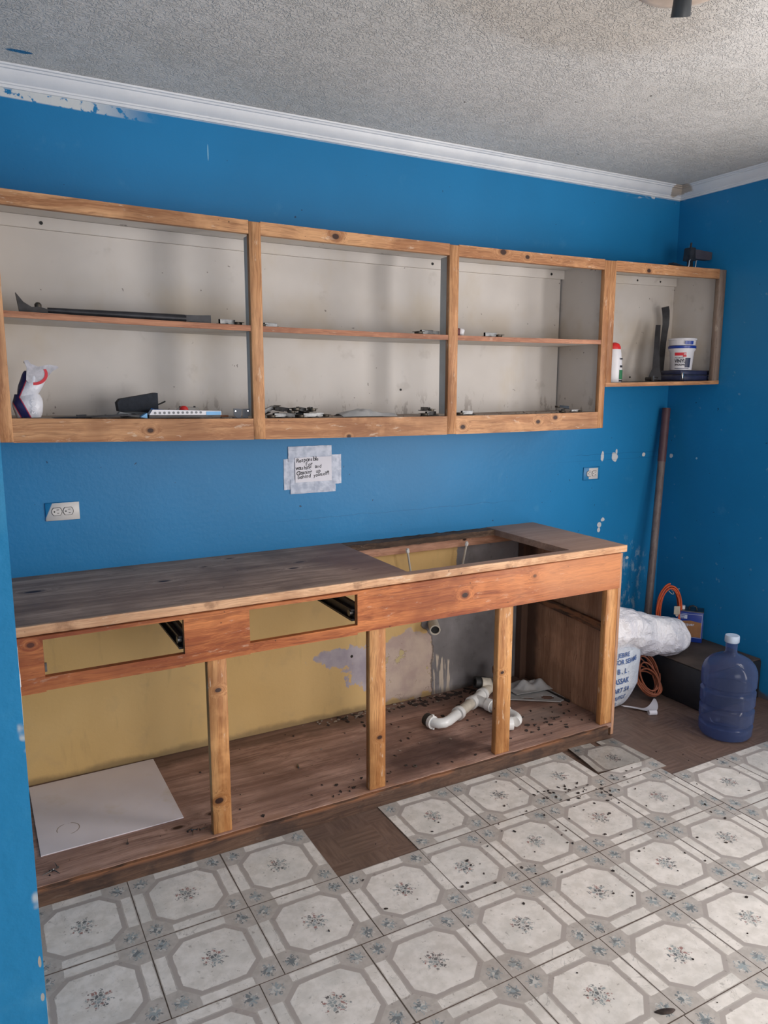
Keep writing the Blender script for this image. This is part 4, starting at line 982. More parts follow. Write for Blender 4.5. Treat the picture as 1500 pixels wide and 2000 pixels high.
# orange extension cord coil leaning on the wall above the crate
co = thing('extension_cord', 'coiled orange extension cord with a silver tag leaning in the corner above the box', 'cord', (-.20, -.27, .212))
rr = random.Random(4); pts = []
cdir = Vector((.86, -.5, 0)); cc = Vector((-.205, -.275, .372))
for k in range(7*28+1):
    a = 2*math.pi*k/28+math.pi/2; lp = k/28
    rx = .060+.006*math.sin(lp*2.1)+.004*math.sin(lp*5); rz = .140+.010*math.sin(lp*1.7+1)
    off = .012*math.sin(lp*2.9); 
    pts.append(cc+cdir*(math.cos(a)*rx+.006*math.sin(lp*3.3))+Vector((.5, .86, 0))*off*.8+Vector((0, 0, math.sin(a)*rz+.006*math.cos(lp*2.3))))
MB().tube(pts, .0042, 8).build('cord', M['orange'], co)
MB().tube([cc+Vector((0, 0, .115))+Vector((.012*math.cos(a), -.004+.018*math.sin(a), .014*math.sin(a))) for a in [2*math.pi*k/12 for k in range(13)]]+[cc+Vector((.05, -.02, .125))], .0015, 6).build('twist_tie', M['old_pvc'], co)
tg = MB().prism([(-.02, -.025), (.02, -.025), (.02, .02), (-.02, .02)], lambda a, c: cc+cdir*(a*.8+.030)+Vector((-.018, -.032, c+.020)), lambda a, c: cc+cdir*(a*.8+.030)+Vector((-.0185, -.033, c+.020))).build('tag', M['leaflet'], co)
MB().prism([(-.012, -.008), (.012, -.008), (0, -.022)], lambda a, c: cc+cdir*(a*.8+.030)+Vector((-.019, -.0335, c+.002)), lambda a, c: cc+cdir*(a*.8+.030)+Vector((-.0195, -.0345, c+.002))).build('tag_tip', M['leaflet'], co)
# second cord heaped on the floor
c2 = thing('extension_cord', 'faded orange cord heaped on the floor between the white sack and the black box', 'cord', (-.52, -.42, 0))
rr = random.Random(8); pts = []
for k in range(9*26+1):
    a = 2*math.pi*k/26; lp = k/26
    rx = .085+.018*math.sin(lp*1.3); ry = .10+.02*math.sin(lp*2.2+1)
    cxx = -.497+.006*math.sin(lp*1.9); cyy = -.415+.02*math.cos(lp*1.4)
    s_, c_ = math.sin(a), math.cos(a)
    lift = .012+.009*(lp % 4)+max(0, .5+.5*s_)*(.14+.06*math.sin(lp*1.7))
    pts.append((cxx+.048*c_*(1+.2*math.sin(lp*2.5))+.012*s_, cyy+ry*.9*s_*.6-.02*c_, lift))
MB().tube(pts, .0042, 7).build('cord', M['brown_cord'], c2)

# pole leaning in the corner
pl = thing('leaning_pole', 'long grey-brown pole with a maroon upper end leaning in the corner', 'pole', (-.31, -.205, 0))
pb, ptop = Vector((-.300, -.205, .002)), Vector((-.058, -.045, 1.455))
dpl = ptop-pb
MB().cyl(pb+dpl*.21, pb+dpl*.80, .0205, n=20).build('shaft', M['pole'], pl)
MB().cyl(pb+dpl*.80, ptop, .0225, n=20).build('sleeve', M['pole_top'], pl)
MB().cyl(pb+dpl*.195, pb+dpl*.225, .023, n=20).build('collar', M['pole_top'], pl)
MB().cyl(pb, pb+dpl*.197, .016, n=16).build('lower_rod', M['dark_steel'], pl)
MB().cyl(pb+dpl*.06+Vector((0, -.016, 0)), pb+dpl*.19+Vector((0, -.018, 0)), .004, n=8).build('latch_rod', M['chrome'], pl)

# woven sack with print
SX, SY, SH = -.775, -.365, .325
sk = thing('woven_sack', 'white woven sack with blue lettering standing against the cabinet end', 'sack', (SX, SY, 0))
def sack_pt(th, z, extra=0.0):
    t_ = z/SH
    base = .45+.55*min(1, (max(t_, 0)/.42))**.55 if t_ < .42 else 1.0
    rx = (.193*base)*(1-.05*max(0, t_-.8)/.2); ry = (.165*base)
    n_ = noise.noise(Vector((math.cos(th)*1.6, math.sin(th)*1.6, z*5)))*.010
    return Vector((SX+(rx+n_+extra)*math.cos(th), SY+(ry+n_+extra)*math.sin(th), max(.003, z)))
b = MB(); n = 56; zs = [SH*k/26 for k in range(27)]; rows = []
for z in zs: rows.append([b.b.verts.new(sack_pt(2*math.pi*i/n, z)) for i in range(n)])
for A, B in zip(rows, rows[1:]):
    for i in range(n): b.b.faces.new((A[i], A[(i+1) % n], B[(i+1) % n], B[i])).smooth = True
b.b.faces.new(rows[0][::-1])
top = [b.b.verts.new((SX+(v.co.x-SX)*.5, SY+(v.co.y-SY)*.5, SH+.02)) for v in rows[-1]]
for i in range(n): b.b.faces.new((rows[-1][i], rows[-1][(i+1) % n], top[(i+1) % n], top[i])).smooth = True
b.b.faces.new(top)
b.warp(lambda p: (max(p.x, -.968), p.y, p.z))
b.build('sack_body', M['sack'], sk)
# text runs round the visible side; angle grows to the right
def smap(z0, th0, tilt=.0):
    def f(u, v):
        th = th0+u*.72/.185; return sack_pt(th, z0+v+u*tilt, .0035)
    return f
for txt, z0, sz, th0 in (('JEBIRE', .298, .032, -1.86), ('SOR SEIAMS', .262, .034, -1.93), ('. B . L .', .214, .037, -1.93), ('ASSAK', .163, .039, -1.93), ('ART SA', .114, .039, -1.93), ('OUFFLE', .067, .035, -1.90), ('TS.', .030, .030, -1.80)):
    text_mesh('lettering', txt, sz, M['navy_print'], smap(z0, th0, .05), sk, bold=.018, spacing=1.05)
# plastic bag flopped over the sack
pb_ = thing('plastic_bag', 'crumpled white plastic bag bulging to the right on top of the woven sack', 'bag', (-.70, -.40, .36))
path = [(-.93, -.38, .39), (-.86, -.40, .41), (-.78, -.415, .408), (-.70, -.42, .395), (-.62, -.42, .370), (-.54, -.425, .345), (-.46, -.445, .325), (-.39, -.455, .314), (-.335, -.46, .308), (-.305, -.462, .304), (-.295, -.463, .303)]
ra = [.06, .098, .112, .112, .106, .104, .106, .100, .082, .048, .010]
b = MB(); n = 64; rows = []
# resample the path
P_ = []; RR = []
for i in range(len(path)-1):
    for q in range(12):
        f = q/12; a_, b_, c_, d_ = [Vector(path[max(0, min(len(path)-1, i+k))]) for k in (-1, 0, 1, 2)]; ra_ = [ra[max(0, min(len(path)-1, i+k))] for k in (-1, 0, 1, 2)]
        cr_ = lambda p, q_, r_, s_: .5*(2*q_+(r_-p)*f+(2*p-5*q_+4*r_-s_)*f*f+(3*q_-p-3*r_+s_)*f**3)
        P_.append(a_*0+Vector((cr_(a_.x, b_.x, c_.x, d_.x), cr_(a_.y, b_.y, c_.y, d_.y), cr_(a_.z, b_.z, c_.z, d_.z)))); RR.append(max(.01, cr_(*ra_)))
P_.append(Vector(path[-1])); RR.append(ra[-1])
for i, p in enumerate(P_):
    t_ = (P_[min(i+2, len(P_)-1)]-P_[max(i-2, 0)]).normalized(); side = Vector((0, 0, 1)).cross(t_).normalized(); upv = t_.cross(side)
    row = []
    for k in range(n):
        a = 2*math.pi*k/n
        d = side*math.cos(a)+upv*math.sin(a)
        q = p+d*RR[i]
        w = abs(noise.noise(q*9+Vector((3, 1, 2))))*.022+abs(noise.noise(q*19+Vector((5, 0, 0))))*.007
        fold = .010*math.sin(a*4+i*.08)*(.4+.6*noise.noise(q*5))
        row.append(b.b.verts.new(p+d*max(.004, RR[i]*(1.10 if math.sin(a) < 0 and p.x < -.5 else 1.0)-w*min(1, RR[i]/.06)+fold*min(1, RR[i]/.08))))
    rows.append(row)
for A, B in zip(rows, rows[1:]):
    for i in range(n): b.b.faces.new((A[i], A[(i+1) % n], B[(i+1) % n], B[i])).smooth = True
b.b.faces.new(rows[0][::-1]); b.b.faces.new(rows[-1])
b.build('bag_body', M['bag'], pb_)
MB().sheet(14, 10, lambda u, v: (-.47+.10*u-.02*v, -.40-.02*u-.03*v, .375+.055*math.sin(math.pi*u)*v-.045*u+.012*noise.noise(Vector((u*5, v*5, 1)))), .002).build('folded_corner', M['bag'], pb_)

# scrap of white tape on the floor
tp = thing('tape_scrap', 'strip of white tape with a small roll on the bare floor beside the base cabinet', 'tape', (-.65, -.50, 0))
def ts(u, v):
    x = -.725+.20*u; y = -.462-.045*math.sin(math.pi*u)-.025*u; 
    return (x+.01*v, y-.055*v*math.sin(math.pi*min(1, u*.9+.08)), 0.004+.014*(abs(u-.45)*1.6)**1.5*(1-.3*v)+.004*math.sin(u*9))
MB().sheet(24, 4, ts, .0015).build('strip', M['white_tub'], tp)
MB().cyl((-.668, -.585, .012), (-.632, -.600, .012), .0125, n=18).build('roll', M['white_tub'], tp)

# ------------------------------------------------------------------ ceiling light
cl = thing('ceiling_spotlight', 'cream round ceiling fixture with charcoal spotlight heads, cut by the top edge', 'ceiling light', (-1.737, -1.487, H))
MB().lathe([(.128, -.0005), (.128, -.010), (.120, -.018), (.095, -.024), (.001, -.026)], (-1.737, -1.487, H), 48).build('base_plate', M['cream_metal'], cl)
MB().lathe([(.133, -.0003), (.133, -.008), (.129, -.008), (.129, -.0003)], (-1.737, -1.487, H), 48).build('rim', plain('brown_rim', srgb(150, 126, 108), .4), cl)
for q, e in (((-1.757, -1.497, H-.040), (.22, .30, -.92)), ((-1.83, -1.56, H-.045), (-.6, -.5, -.55)), ((-1.80, -1.60, H-.045), (-.2, -.8, -.55))):
    q = Vector(q); e = Vector(e).normalized()
    hd = MB().lathe([(.001, 0), (.018, .001), (.0225, .006), (.0245, .052), (.0225, .052), (.019, .02), (.001, .018)], (0, 0, 0), 28)
    qd = e.to_track_quat('Z', 'Y'); hd.warp(lambda p, qd=qd, q=q: q+Vector((0, 0, -.004))+qd @ p)
    h_ = hd.build('lamp_head', M['spot_dark'], cl)
    MB().cyl(q+Vector((0, 0, .018)), q+Vector((0, 0, -.006)), .006, n=12).build('swivel', M['steel'], h_)
MB().cyl((-1.845, -1.425, H-.02), (-1.852, -1.420, H-.034), .006, n=10).build('screw', M['bronze'], cl)

# ------------------------------------------------------------------ things on the shelves
def ztop(x): return 1.7845+sag(x)      # middle shelf
def zbot(x): return 1.4517+sag(x)      # bottom shelf
def zsm(x): return 1.5875+sag(x)
# wrecking bar
wb = thing('wrecking_bar', 'long black wrecking bar lying along the middle shelf at the left', 'pry bar', (-3.0, -.27, ztop(-3.0)))
def wbz(x): return ztop(x)+.0012
pts = [(-3.205, -.262), (-3.0, -.266), (-2.85, -.27), (-2.76, -.273)]
MB().tube([(x, y, wbz(x)+.014) for x, y in pts], [.0085, .012, .0135, .014], 8).build('shaft', M['black_tool'], wb)
MB().prism([(-2.765, -.012), (-2.72, -.016), (-2.672, -.020), (-2.672, .016), (-2.72, .013), (-2.765, .012)], lambda a, c: (a, -.282, wbz(a)+.0165+c*.85), lambda a, c: (a, -.262, wbz(a)+.0165+c*.85)).build('chisel_end', M['black_tool'], wb)
MB().prism([(-3.288, .0), (-3.296, .062), (-3.275, .034), (-3.252, .020), (-3.228, .022), (-3.205, .016), (-3.205, .0)], lambda a, c: (a, -.275, wbz(a)+c), lambda a, c: (a, -.250, wbz(a)+c)).build('claw', M['dark_steel'], wb)
MB().lathe([(.001, 0), (.010, .001), (.011, .014), (.006, .02), (.001, .021)], (-3.232, -.262, wbz(-3.232)+.016), 14, lambda p, t_: p).build('bolt', M['bronze'], wb)

# concealed cabinet hinges
def make_hinge():
    t = thing('cabinet_hinge', 'x', 'hinge')
    MB().lathe([(.001, 0), (.016, 0), (.0175, .002), (.0175, .011), (.013, .011), (.012, .003), (.001, .003)], (-.035, 0, .001), 20).box(-.052, -.018, -.022, .022, .011, .0125, bev=.0006).build('cup', M['bronze'], t)
    MB().box(-.022, .040, -.0065, -.0050, .004, .020).box(-.022, .040, .0050, .0065, .004, .020).box(-.022, .040, -.0065, .0065, .0185, .020).build('arm', M['steel'], t)
    MB().box(.006, .050, -.016, .016, .0005, .0035, bev=.0008).cyl((.014, .011, .0035), (.014, .011, .0055), .0035, n=8).cyl((.042, -.011, .0035), (.042, -.011, .0055), .0035, n=8).build('mounting_plate', M['dark_steel'], t)
    return t
hp = None
def hinge(x, y, z, rz, tilt, label, group, mats=None, sc=1.0):
    global hp
    h_ = make_hinge() if hp is None else copy_tree(hp)
    hp = hp or h_
    h_.location = (x, y, z); h_.rotation_euler = (R(tilt[0]), R(tilt[1]), R(rz)); h_.scale = (sc,)*3; h_['label'] = label
    if 'group' in h_ and not group: del h_['group']
    if group: h_['group'] = group
    return h_
hinge(-2.603, -.27, ztop(-2.6)+.001, 195, (0, 0), 'dark cabinet hinge on the middle shelf just left of the second stile', 'hinges on the middle shelf', sc=1.0)
hinge(-2.452, -.268, ztop(-2.45)+.001, 12, (0, 0), 'cabinet hinge on the middle shelf just right of the second stile', 'hinges on the middle shelf', sc=.85)
hinge(-1.770, -.268, ztop(-1.77)+.001, 10, (0, 0), 'bronze cabinet hinge on the middle shelf left of the third stile', 'hinges on the middle shelf')
hinge(-1.716, -.220, ztop(-1.72)+.001, -20, (0, 0), 'cabinet hinge half hidden behind the third stile on the middle shelf', 'hinges on the middle shelf')
hinge(-1.428, -.268, ztop(-1.43)+.001, 182, (0, 0), 'lone grey cabinet hinge on the middle shelf of the right bay', 'hinges on the middle shelf', sc=1.0)
pile = [(-2.43, -.285, 0, 20, (0, 0)), (-2.375, -.275, 0, 165, (0, 0)), (-2.31, -.290, 0, 5, (0, 0)), (-2.255, -.27, 0, 190, (0, 0)), (-2.41, -.215, 0, 60, (0, 0)), (-2.34, -.22, 0, -30, (0, 0)),
        (-2.40, -.27, .021, 130, (6, -8)), (-2.33, -.265, .021, 35, (-5, 8)), (-2.275, -.235, .021, 80, (4, 4)), (-2.445, -.24, .021, 200, (0, 18))]
pile_labels = ['front left hinge lying flat in the heap right of the second stile', 'hinge lying flat second from the left at the front of the heap', 'front hinge lying flat near the right side of the heap',
    'rightmost front hinge of the heap on the bottom shelf', 'rear left hinge lying flat at the back of the heap', 'rear hinge lying flat at the back right of the heap',
    'dark hinge tilted on top of the heap at its left', 'hinge tilted on top of the middle of the heap', 'topmost hinge at the right end of the heap', 'hinge propped up against the second stile on the heap']
for (x, y, dz, rz, tl), lb in zip(pile, pile_labels):
    hinge(x, y, zbot(x)+.001+dz, rz, tl, lb, 'heap of hinges on the bottom shelf', sc=.9)
hinge(-1.745, -.27, zbot(-1.75)+.001, 15, (0, 0), 'cabinet hinge on the bottom shelf just left of the third stile, lower of two', 'hinges by the third stile', sc=.9)
hinge(-1.755, -.262, zbot(-1.75)+.021, 100, (5, 0), 'cabinet hinge on the bottom shelf left of the third stile, topmost of two', 'hinges by the third stile', sc=.8)
hinge(-1.565, -.275, zbot(-1.57)+.001, 8, (0, 0), 'cabinet hinge on the bottom shelf just right of the third stile', 'hinges by the third stile', sc=.95)
hinge(-1.005, -.265, zbot(-1.0)+.001, 40, (0, 0), 'cabinet hinge under another near the right end of the bottom shelf', 'hinges at the right end', sc=.75)
hinge(-1.003, -.262, zbot(-1.0)+.019, -50, (0, 6), 'bright cabinet hinge stacked topmost near the right end of the bottom shelf', 'hinges at the right end', sc=.7)
hinge(-.925, -.265, zbot(-.92)+.001, 170, (0, 0), 'small flat cabinet hinge last on the right of the bottom shelf', 'hinges at the right end', sc=.6)
# drawer-slide bracket by the second stile
br = thing('metal_bracket', 'grey metal angle bracket standing against the second stile on the bottom shelf', 'bracket', (-2.566, -.285, zbot(-2.57)))
zb = zbot(-2.57)+.001
MB().prism([(-2.604, .036), (-2.604, .012), (-2.590, 0), (-2.577, .004), (-2.572, .034)], lambda a, c: (a, -.295, zb+c), lambda a, c: (a, -.292, zb+c)).prism([(-2.569, .034), (-2.569, .004), (-2.556, .0), (-2.545, .010), (-2.543, .034)], lambda a, c: (a, -.295, zb+c), lambda a, c: (a, -.292, zb+c)).box(-2.600, -2.548, -.292, -.262, zb+.0, zb+.003).build('plate', M['bracket'], br)
for x in (-2.597, -2.550): MB().cyl((x, -.2952, zb+.026), (x, -.2962, zb+.026), .0025, n=10).build('hole', M['chrome'], br)
# white packet and red on mid shelf
o = thing('small_packet', 'small white and maroon packet beside the third stile on the middle shelf', 'packet', (-1.60, -.27, ztop(-1.6)))
MB().box(-1.628, -1.604, -.285, -.262, ztop(-1.6)+.001, ztop(-1.6)+.034, bev=.004).build('flap', plain('maroon_card', srgb(96, 48, 48), .6), o)
MB().box(-1.606, -1.580, -.283, -.260, ztop(-1.6)+.0045, ztop(-1.6)+.033, bev=.005, rot=(0, R(14), 0)).build('packet_body', M['white_tub'], o)

# crumpled printed bag at the left end of the bottom shelf
gb = thing('printed_bag', 'crumpled white, navy and red printed plastic bag at the left end of the bottom shelf', 'bag', (-3.27, -.27, zbot(-3.27)))
z0 = zbot(-3.27)+.002
def lobe(x0, x1, zA, zB, lean, name, mat, yo, seed, nz=14, d=.035):
    b = MB(); n = 20; rows = []
    for k in range(nz+1):
        f = k/nz; z = zA+(zB-zA)*f; cx = (x0+x1)/2+lean*f; w = (x1-x0)/2*(.82+.18*math.sin(math.pi*f))
        row = []
        for i in range(n):
            a = 2*math.pi*i/n; q = Vector((cx+w*math.cos(a), yo+d*(.6+.4*math.sin(math.pi*f))*math.sin(a), z))
            w_ = noise.noise(q*28+Vector((seed, 0, 0)))*.007
            row.append(b.b.verts.new(q+Vector((w_, w_, noise.noise(q*20)*.003 if 0 < k < nz else 0))))
        rows.append(row)
    for A, B in zip(rows, rows[1:]):
        for i in range(n): b.b.faces.new((A[i], A[(i+1) % n], B[(i+1) % n], B[i])).smooth = True
    b.b.faces.new(rows[0][::-1]); b.b.faces.new(rows[-1])
    return b.build(name, mat, gb)
g = G('printed_bag_film', .35); P = g.obj(); x, y, z = g.xyz(P)
c = srgb(206, 206, 212)
c = g.mix(g.mul(g.ss(g.noise(P, 14, 3), .55, .7), .5), c, srgb(150, 170, 185))
st = g.sub(g.add(x, g.mul(g.sub(g.m('ABSOLUTE', g.sub(z, .068)), .068), -.45)), -.022)
c = g.mix(g.ss(g.m('ABSOLUTE', st), .0165, .0150), c, srgb(190, 60, 80))
c = g.mix(g.ss(g.m('ABSOLUTE', st), .0135, .012), c, srgb(34, 38, 84))
g.color(c); g.bump(g.noise(P, 60, 3), .5, .004); M['bagfilm'] = g.mat
M['flap'] = plain('cloudy_bag_film', srgb(176, 172, 176), .4, var=.2, scale=40, bump=.004)
lobe(-3.330, -3.238, z0, z0+.075, .0, 'lower_bag', M['bagfilm'], -.268, 1)
lobe(-3.322, -3.246, z0+.068, z0+.150, .030, 'upper_bag', M['bagfilm'], -.268, 5, d=.028)
MB().sheet(16, 14, lambda u, v: (-3.285+.095*u+.012*v, -.275-.006*math.sin(u*6)-.004*math.sin(v*5), z0+.085+.080*v-.012*u*v+.02*u*(v-.5)-(.055*(u)*(1-v)**.8*-1 if v < .5 else 0)*0.3), .001).build('bag_flap', None or M['bagfilm'], gb) if False else None
fl_ = [(-3.288, .181), (-3.276, .184), (-3.268, .172), (-3.247, .163), (-3.215, .170), (-3.190, .166), (-3.186, .160), (-3.204, .150), (-3.222, .130), (-3.240, .110), (-3.268, .100), (-3.285, .12), (-3.281, .16)]
MB().prism(fl_, lambda a, c: (a, -.292-.01*(a+3.28), z0+c), lambda a, c: (a, -.286-.01*(a+3.28), z0+c)).build('bag_flap', M['flap'], gb)
arc = [(-3.262+.042*math.cos(a), .140+.036*math.sin(a)) for a in [R(-95+11*k) for k in range(12)]]+[(-3.262+.033*math.cos(a), .142+.029*math.sin(a)) for a in [R(26-11*k) for k in range(12)]]
MB().prism(arc, lambda a, c: (a, -.2925, z0+c), lambda a, c: (a, -.2935-.0, z0+c)).build('red_band', M['red_print'], gb)
text_mesh('lettering', 'SOOL', .021, M['white_tub'], lambda u, v: (-3.262+(-v), -.307, z0+.012+u*.92), gb, bold=.02) 

# flat things on the bottom shelf of the left bay
zc_ = lambda x: zbot(x)
o = MB().box(-.135, .135, -.05, .05, 0, .004, bev=.001).box(.03, .1, -.03, .01, .004, .006).box(-.06, -.03, 0, .02, .004, .009).build('black_tray', M['black_tool'], None, (0, 0, 0))
o.location = (-3.075, -.255, zbot(-3.2)+.0018); o.rotation_euler = (0, R(-1.3), 0); tag(o, 'thin dark flat tray with bits on it on the bottom shelf of the left bay', 'tray')
bk = thing('paint_pad', 'black foam paint pad standing on its edge at the back of the left bay', 'paint pad', (-2.92, -.20, zbot(-2.92)))
zz = zbot(-2.99)+.022
MB().prism([(-2.992, .0), (-2.996, .030), (-2.985, .043), (-2.862, .064), (-2.856, .063), (-2.856, .008), (-2.875, .0)], lambda a, c: (a, -.215, zz+c), lambda a, c: (a, -.160, zz+c)).build('pad', M['black_foam'], bk)
MB().box(-2.985, -2.87, -.205, -.17, zz-.0215, zz-.0005, bev=.003).build('backing', M['grey_card'], bk)
MB().tube([(-2.856, -.19, zz+.02), (-2.84, -.19, zz+.026), (-2.825, -.19, zz+.033)], .003, 6).build('wire', M['dark_steel'], bk)
bs = MB().sheet(22, 10, lambda u, v: (-2.885+.165*u, -.245+.045*v, zbot(-2.8)+.004+.030*math.sin(math.pi*min(1, v*1.0))*(1-.6*u)+.008*noise.noise(Vector((u*6, v*4, 2)))*math.sin(math.pi*v)), .0015).build('blue_plastic_sheet', M['blue_plastic'], None, (-2.76, -.20, zbot(-2.78)))
tag(bs, 'folded blue plastic sheet behind the printed box on the bottom shelf', 'plastic sheet')
o = MB().prism([(-3.005, .012), (-2.998, .022), (-2.925, .006), (-2.912, -.0), (-2.932, -.0)], lambda a, c: (a, -.268, zbot(-2.95)+.0015+c), lambda a, c: (a, -.232, zbot(-2.95)+.0015+c)).build('grey_card_strip', M['grey_card'], None, (-2.95, -.25, zbot(-2.95)))
tag(o, 'bent grey card strip leaning beside the printed flat box', 'card strip')
xb = thing('printed_box', 'flat white and blue printed box lying at the front of the bottom shelf, left bay', 'box', (-2.77, -.285, zbot(-2.77)))
zq = zbot(-2.9)+.0015
MB().box(-2.905, -2.652, -.292, -.255, zq, zq+.010).build('lower_tray', M['dark_steel'], xb)
MB().prism([(-2.905, .011), (-2.650, .011), (-2.650, .025), (-2.893, .029)], lambda a, c: (a, -.294, zq+c-.012*(a+2.905)/.25*.3), lambda a, c: (a, -.252, zq+c-.012*(a+2.905)/.25*.3)).build('lid', M['white_tub'], xb)
b = MB(); rr = random.Random(5)
for k in range(11):
    x = -2.885+k*.016
    b.prism([(x+.0045*math.cos(a), .0175+.0045*math.sin(a)) for a in [2*math.pi*q/9 for q in range(9)]], lambda a, c: (a, -.2941, zq+c), lambda a, c: (a, -.2948, zq+c))
b.build('printed_pictures', M['grey_card'], xb)
MB().box(-2.705, -2.652, -.2952, -.2942, zq+.0075, zq+.020).build('blue_print', M['pale_blue'], xb)
MB().prism([(-2.912, .0), (-2.912, .018), (-2.935, .004)], lambda a, c: (a, -.294, zq+c), lambda a, c: (a, -.260, zq+c)).build('blue_end', M['pale_blue'], xb)
rb = thing('plastic_dome', 'red knob on a clear plastic dome behind the printed box', 'plastic part', (-2.755, -.235, zbot(-2.75)))
MB().lathe([(.016, 0), (.0165, .008), (.014, .016), (.008, .021), (.001, .022)], (-2.772, -.240, zbot(-2.77)+.022), 24).build('red_knob', M['red'], rb)
MB().lathe([(.048, 0), (.046, .022), (.038, .034), (.020, .038), (.001, .038)], (-2.748, -.200, zbot(-2.75)+.0015), 28).build('clear_dome', M['clear'], rb)
MB().lathe([(.017, 0), (.015, .006), (.012, .0225), (.001, .0225)], (-2.772, -.240, zbot(-2.77)+.0010), 20).build('stem', M['clear'], rb)
for dx in (-.030, .022): MB().cyl((-2.748+dx, -.215, zbot(-2.75)+.036), (-2.748+dx, -.215, zbot(-2.75)+.042), .004, n=10).build('button', M['dark_steel'], rb)
o = MB().cyl((-2.66, -.21, zbot(-2.65)+.006), (-2.60, -.215, zbot(-2.6)+.006), .004, n=10).build('wooden_dowel', M['shelf_edge'], None, (-2.63, -.21, zbot(-2.63))); tag(o, 'short brown dowel behind the angle bracket on the bottom shelf', 'dowel')
# crumpled clear plastic glove in the middle bay
zz = zbot(-2.04)+.0015
o = MB().sheet(30, 12, lambda u, v: (-2.155+.235*u, -.285+.09*v-.02*u, zz+.003+.026*math.sin(math.pi*v)*(.35+.65*math.sin(math.pi*min(1, u*1.25)) if u < .8 else .42)*(1+.5*noise.noise(Vector((u*7, v*5, 4))))), .0015).build('crumpled_plastic_wrap', M['foam_sheet'], None, (-2.04, -.25, zz))
tag(o, 'crumpled milky plastic wrap on the bottom shelf of the middle bay', 'plastic wrap')
flakes_up = None
rr = random.Random(21); b = MB()
for _ in range(70):
    x = rr.choice((rr.uniform(-2.45, -1.75), rr.uniform(-1.6, -.9), rr.uniform(-3.2, -2.6))); y = rr.uniform(-.31, -.08); s_ = rr.uniform(.002, .007)
    if any(abs(x-a)<.04 for a in (-2.51,-1.67)): continue
    a = rr.uniform(0, 6.28); zz_ = zbot(x)+.0006
    b.prism([(x+s_*math.cos(a+q*1.57)*(1 if q % 2 else .5), y+s_*math.sin(a+q*1.57)) for q in range(4)], lambda p, q: (p, q, zz_), lambda p, q: (p, q, zz_+.0015))
tag(b.build('shelf_crumbs', M['chips'], None, (-2, -.2, 1.45)), 'small dark crumbs scattered on the bottom shelf of the long wall cabinet', 'debris', kind='stuff')

# ---- corner cabinet contents
# white squeeze bottle with red cap
zq = zsm(-.64)+.001
bt = thing('squeeze_bottle', 'white plastic bottle with red top and green print at the left inside the corner cabinet', 'bottle', (-.648, -.22, zq))
MB().lathe([(.044, 0), (.046, .004), (.047, .05), (.044, .10), (.038, .14), (.034, .160)], (-.648, -.22, zq), 32, lambda p, t_: Vector((p.x, p.y*.75, p.z))).build('bottle_body', M['white_tub'], bt)
MB().lathe([(.034, .158), (.033, .172), (.024, .186), (.010, .192), (.001, .193)], (-.648, -.22, zq), 28, lambda p, t_: Vector((p.x, p.y*.75, p.z))).build('cap', M['red'], bt)
def bm_(u, z): th = u; return Vector((-.648+.0478*math.cos(th), -.22+.0362*math.sin(th), zq+z))
for nm, a0, a1, h0, h1, mt in (('green_label', -1.5, -.75, .015, .06, 'green_print'), ('print', -1.4, -.95, .072, .082, 'ink'), ('print', -1.4, -.9, .11, .117, 'ink'), ('print', -1.5, -.6, .004, .012, 'ink')):
    MB().sheet(8, 2, lambda u, v, a0=a0, a1=a1, h0=h0, h1=h1: bm_(a0+(a1-a0)*u, h0+(h1-h0)*v)+Vector((math.cos(a0+(a1-a0)*u)*.0004-.0035*max(0, (h0+(h1-h0)*v-.05))/.05*math.cos(a0), -.0004, 0)), .0005).build(nm, M[mt], bt)
# spackling tub
zt = zsm(-.19)+.0565
tb = thing('spackling_tub', 'white and blue tub of vinyl spackling standing on the navy case in the corner cabinet', 'tub', (-.188, -.235, zt))
TC = Vector((-.188, -.235, zt))
MB().lathe([(.046, 0), (.048, .003), (.0545, .085), (.060, .094), (.061, .100)], TC, 40).build('tub_body', M['white_tub'], tb)
MB().lathe([(.0615, .099), (.0625, .101), (.0625, .110), (.055, .112)], TC, 40).build('blue_lid', M['can_blue'], tb)
MB().lathe([(.054, .112), (.058, .114), (.060, .136), (.064, .138), (.064, .144), (.050, .147), (.001, .148)], TC, 40).build('upper_lid', M['white_tub'], tb)
FA = math.atan2(-2.77, -3.3)    # direction to the viewer side of the tub
def tubp(u, h, e=0.0):
    r_ = .048+(.0545-.048)*(h/.085)+.0006+e; th = FA+u/.052; return TC+Vector((math.cos(th)*r_, math.sin(th)*r_, h))
def patch(nm, u0, u1, h0, h1, mt, e=0.0, fn=tubp):
    MB().sheet(10, 3, lambda a, c: fn(u0+(u1-u0)*a, h0+(h1-h0)*c, e), .0004).build(nm, M[mt], tb)
patch('red_label', -.030, .020, .066, .080, 'red_print'); patch('dark_picture', .018, .045, .012, .056, 'navy'); patch('red_label', .006, .022, .060, .067, 'red_print')
patch('stripe', -.030, .040, .006, .0085, 'navy')
patch('blue_latch', .010, .042, .116, .132, 'can_blue', .0085)
text_mesh('lettering', 'VINYL', .0205, M['ink'], lambda u, v: tubp(-.029+u*.86, .034+v*1.05, .001), tb, bold=.03)
text_mesh('lettering', 'SPACKLING', .0110, M['ink'], lambda u, v: tubp(-.029+u*.80, .021+v, .001), tb, bold=.03)
text_mesh('lettering', 'PRE-MIXED', .0085, M['grey_card'], lambda u, v: tubp(-.029+u, .053+v, .001), tb, bold=.01)
text_mesh('lettering', 'D', .010, M['white_tub'], lambda u, v: tubp(.010+u, .070+v, .0015), tb, bold=.03)
tb.scale = (1.1, 1.1, 1.1)
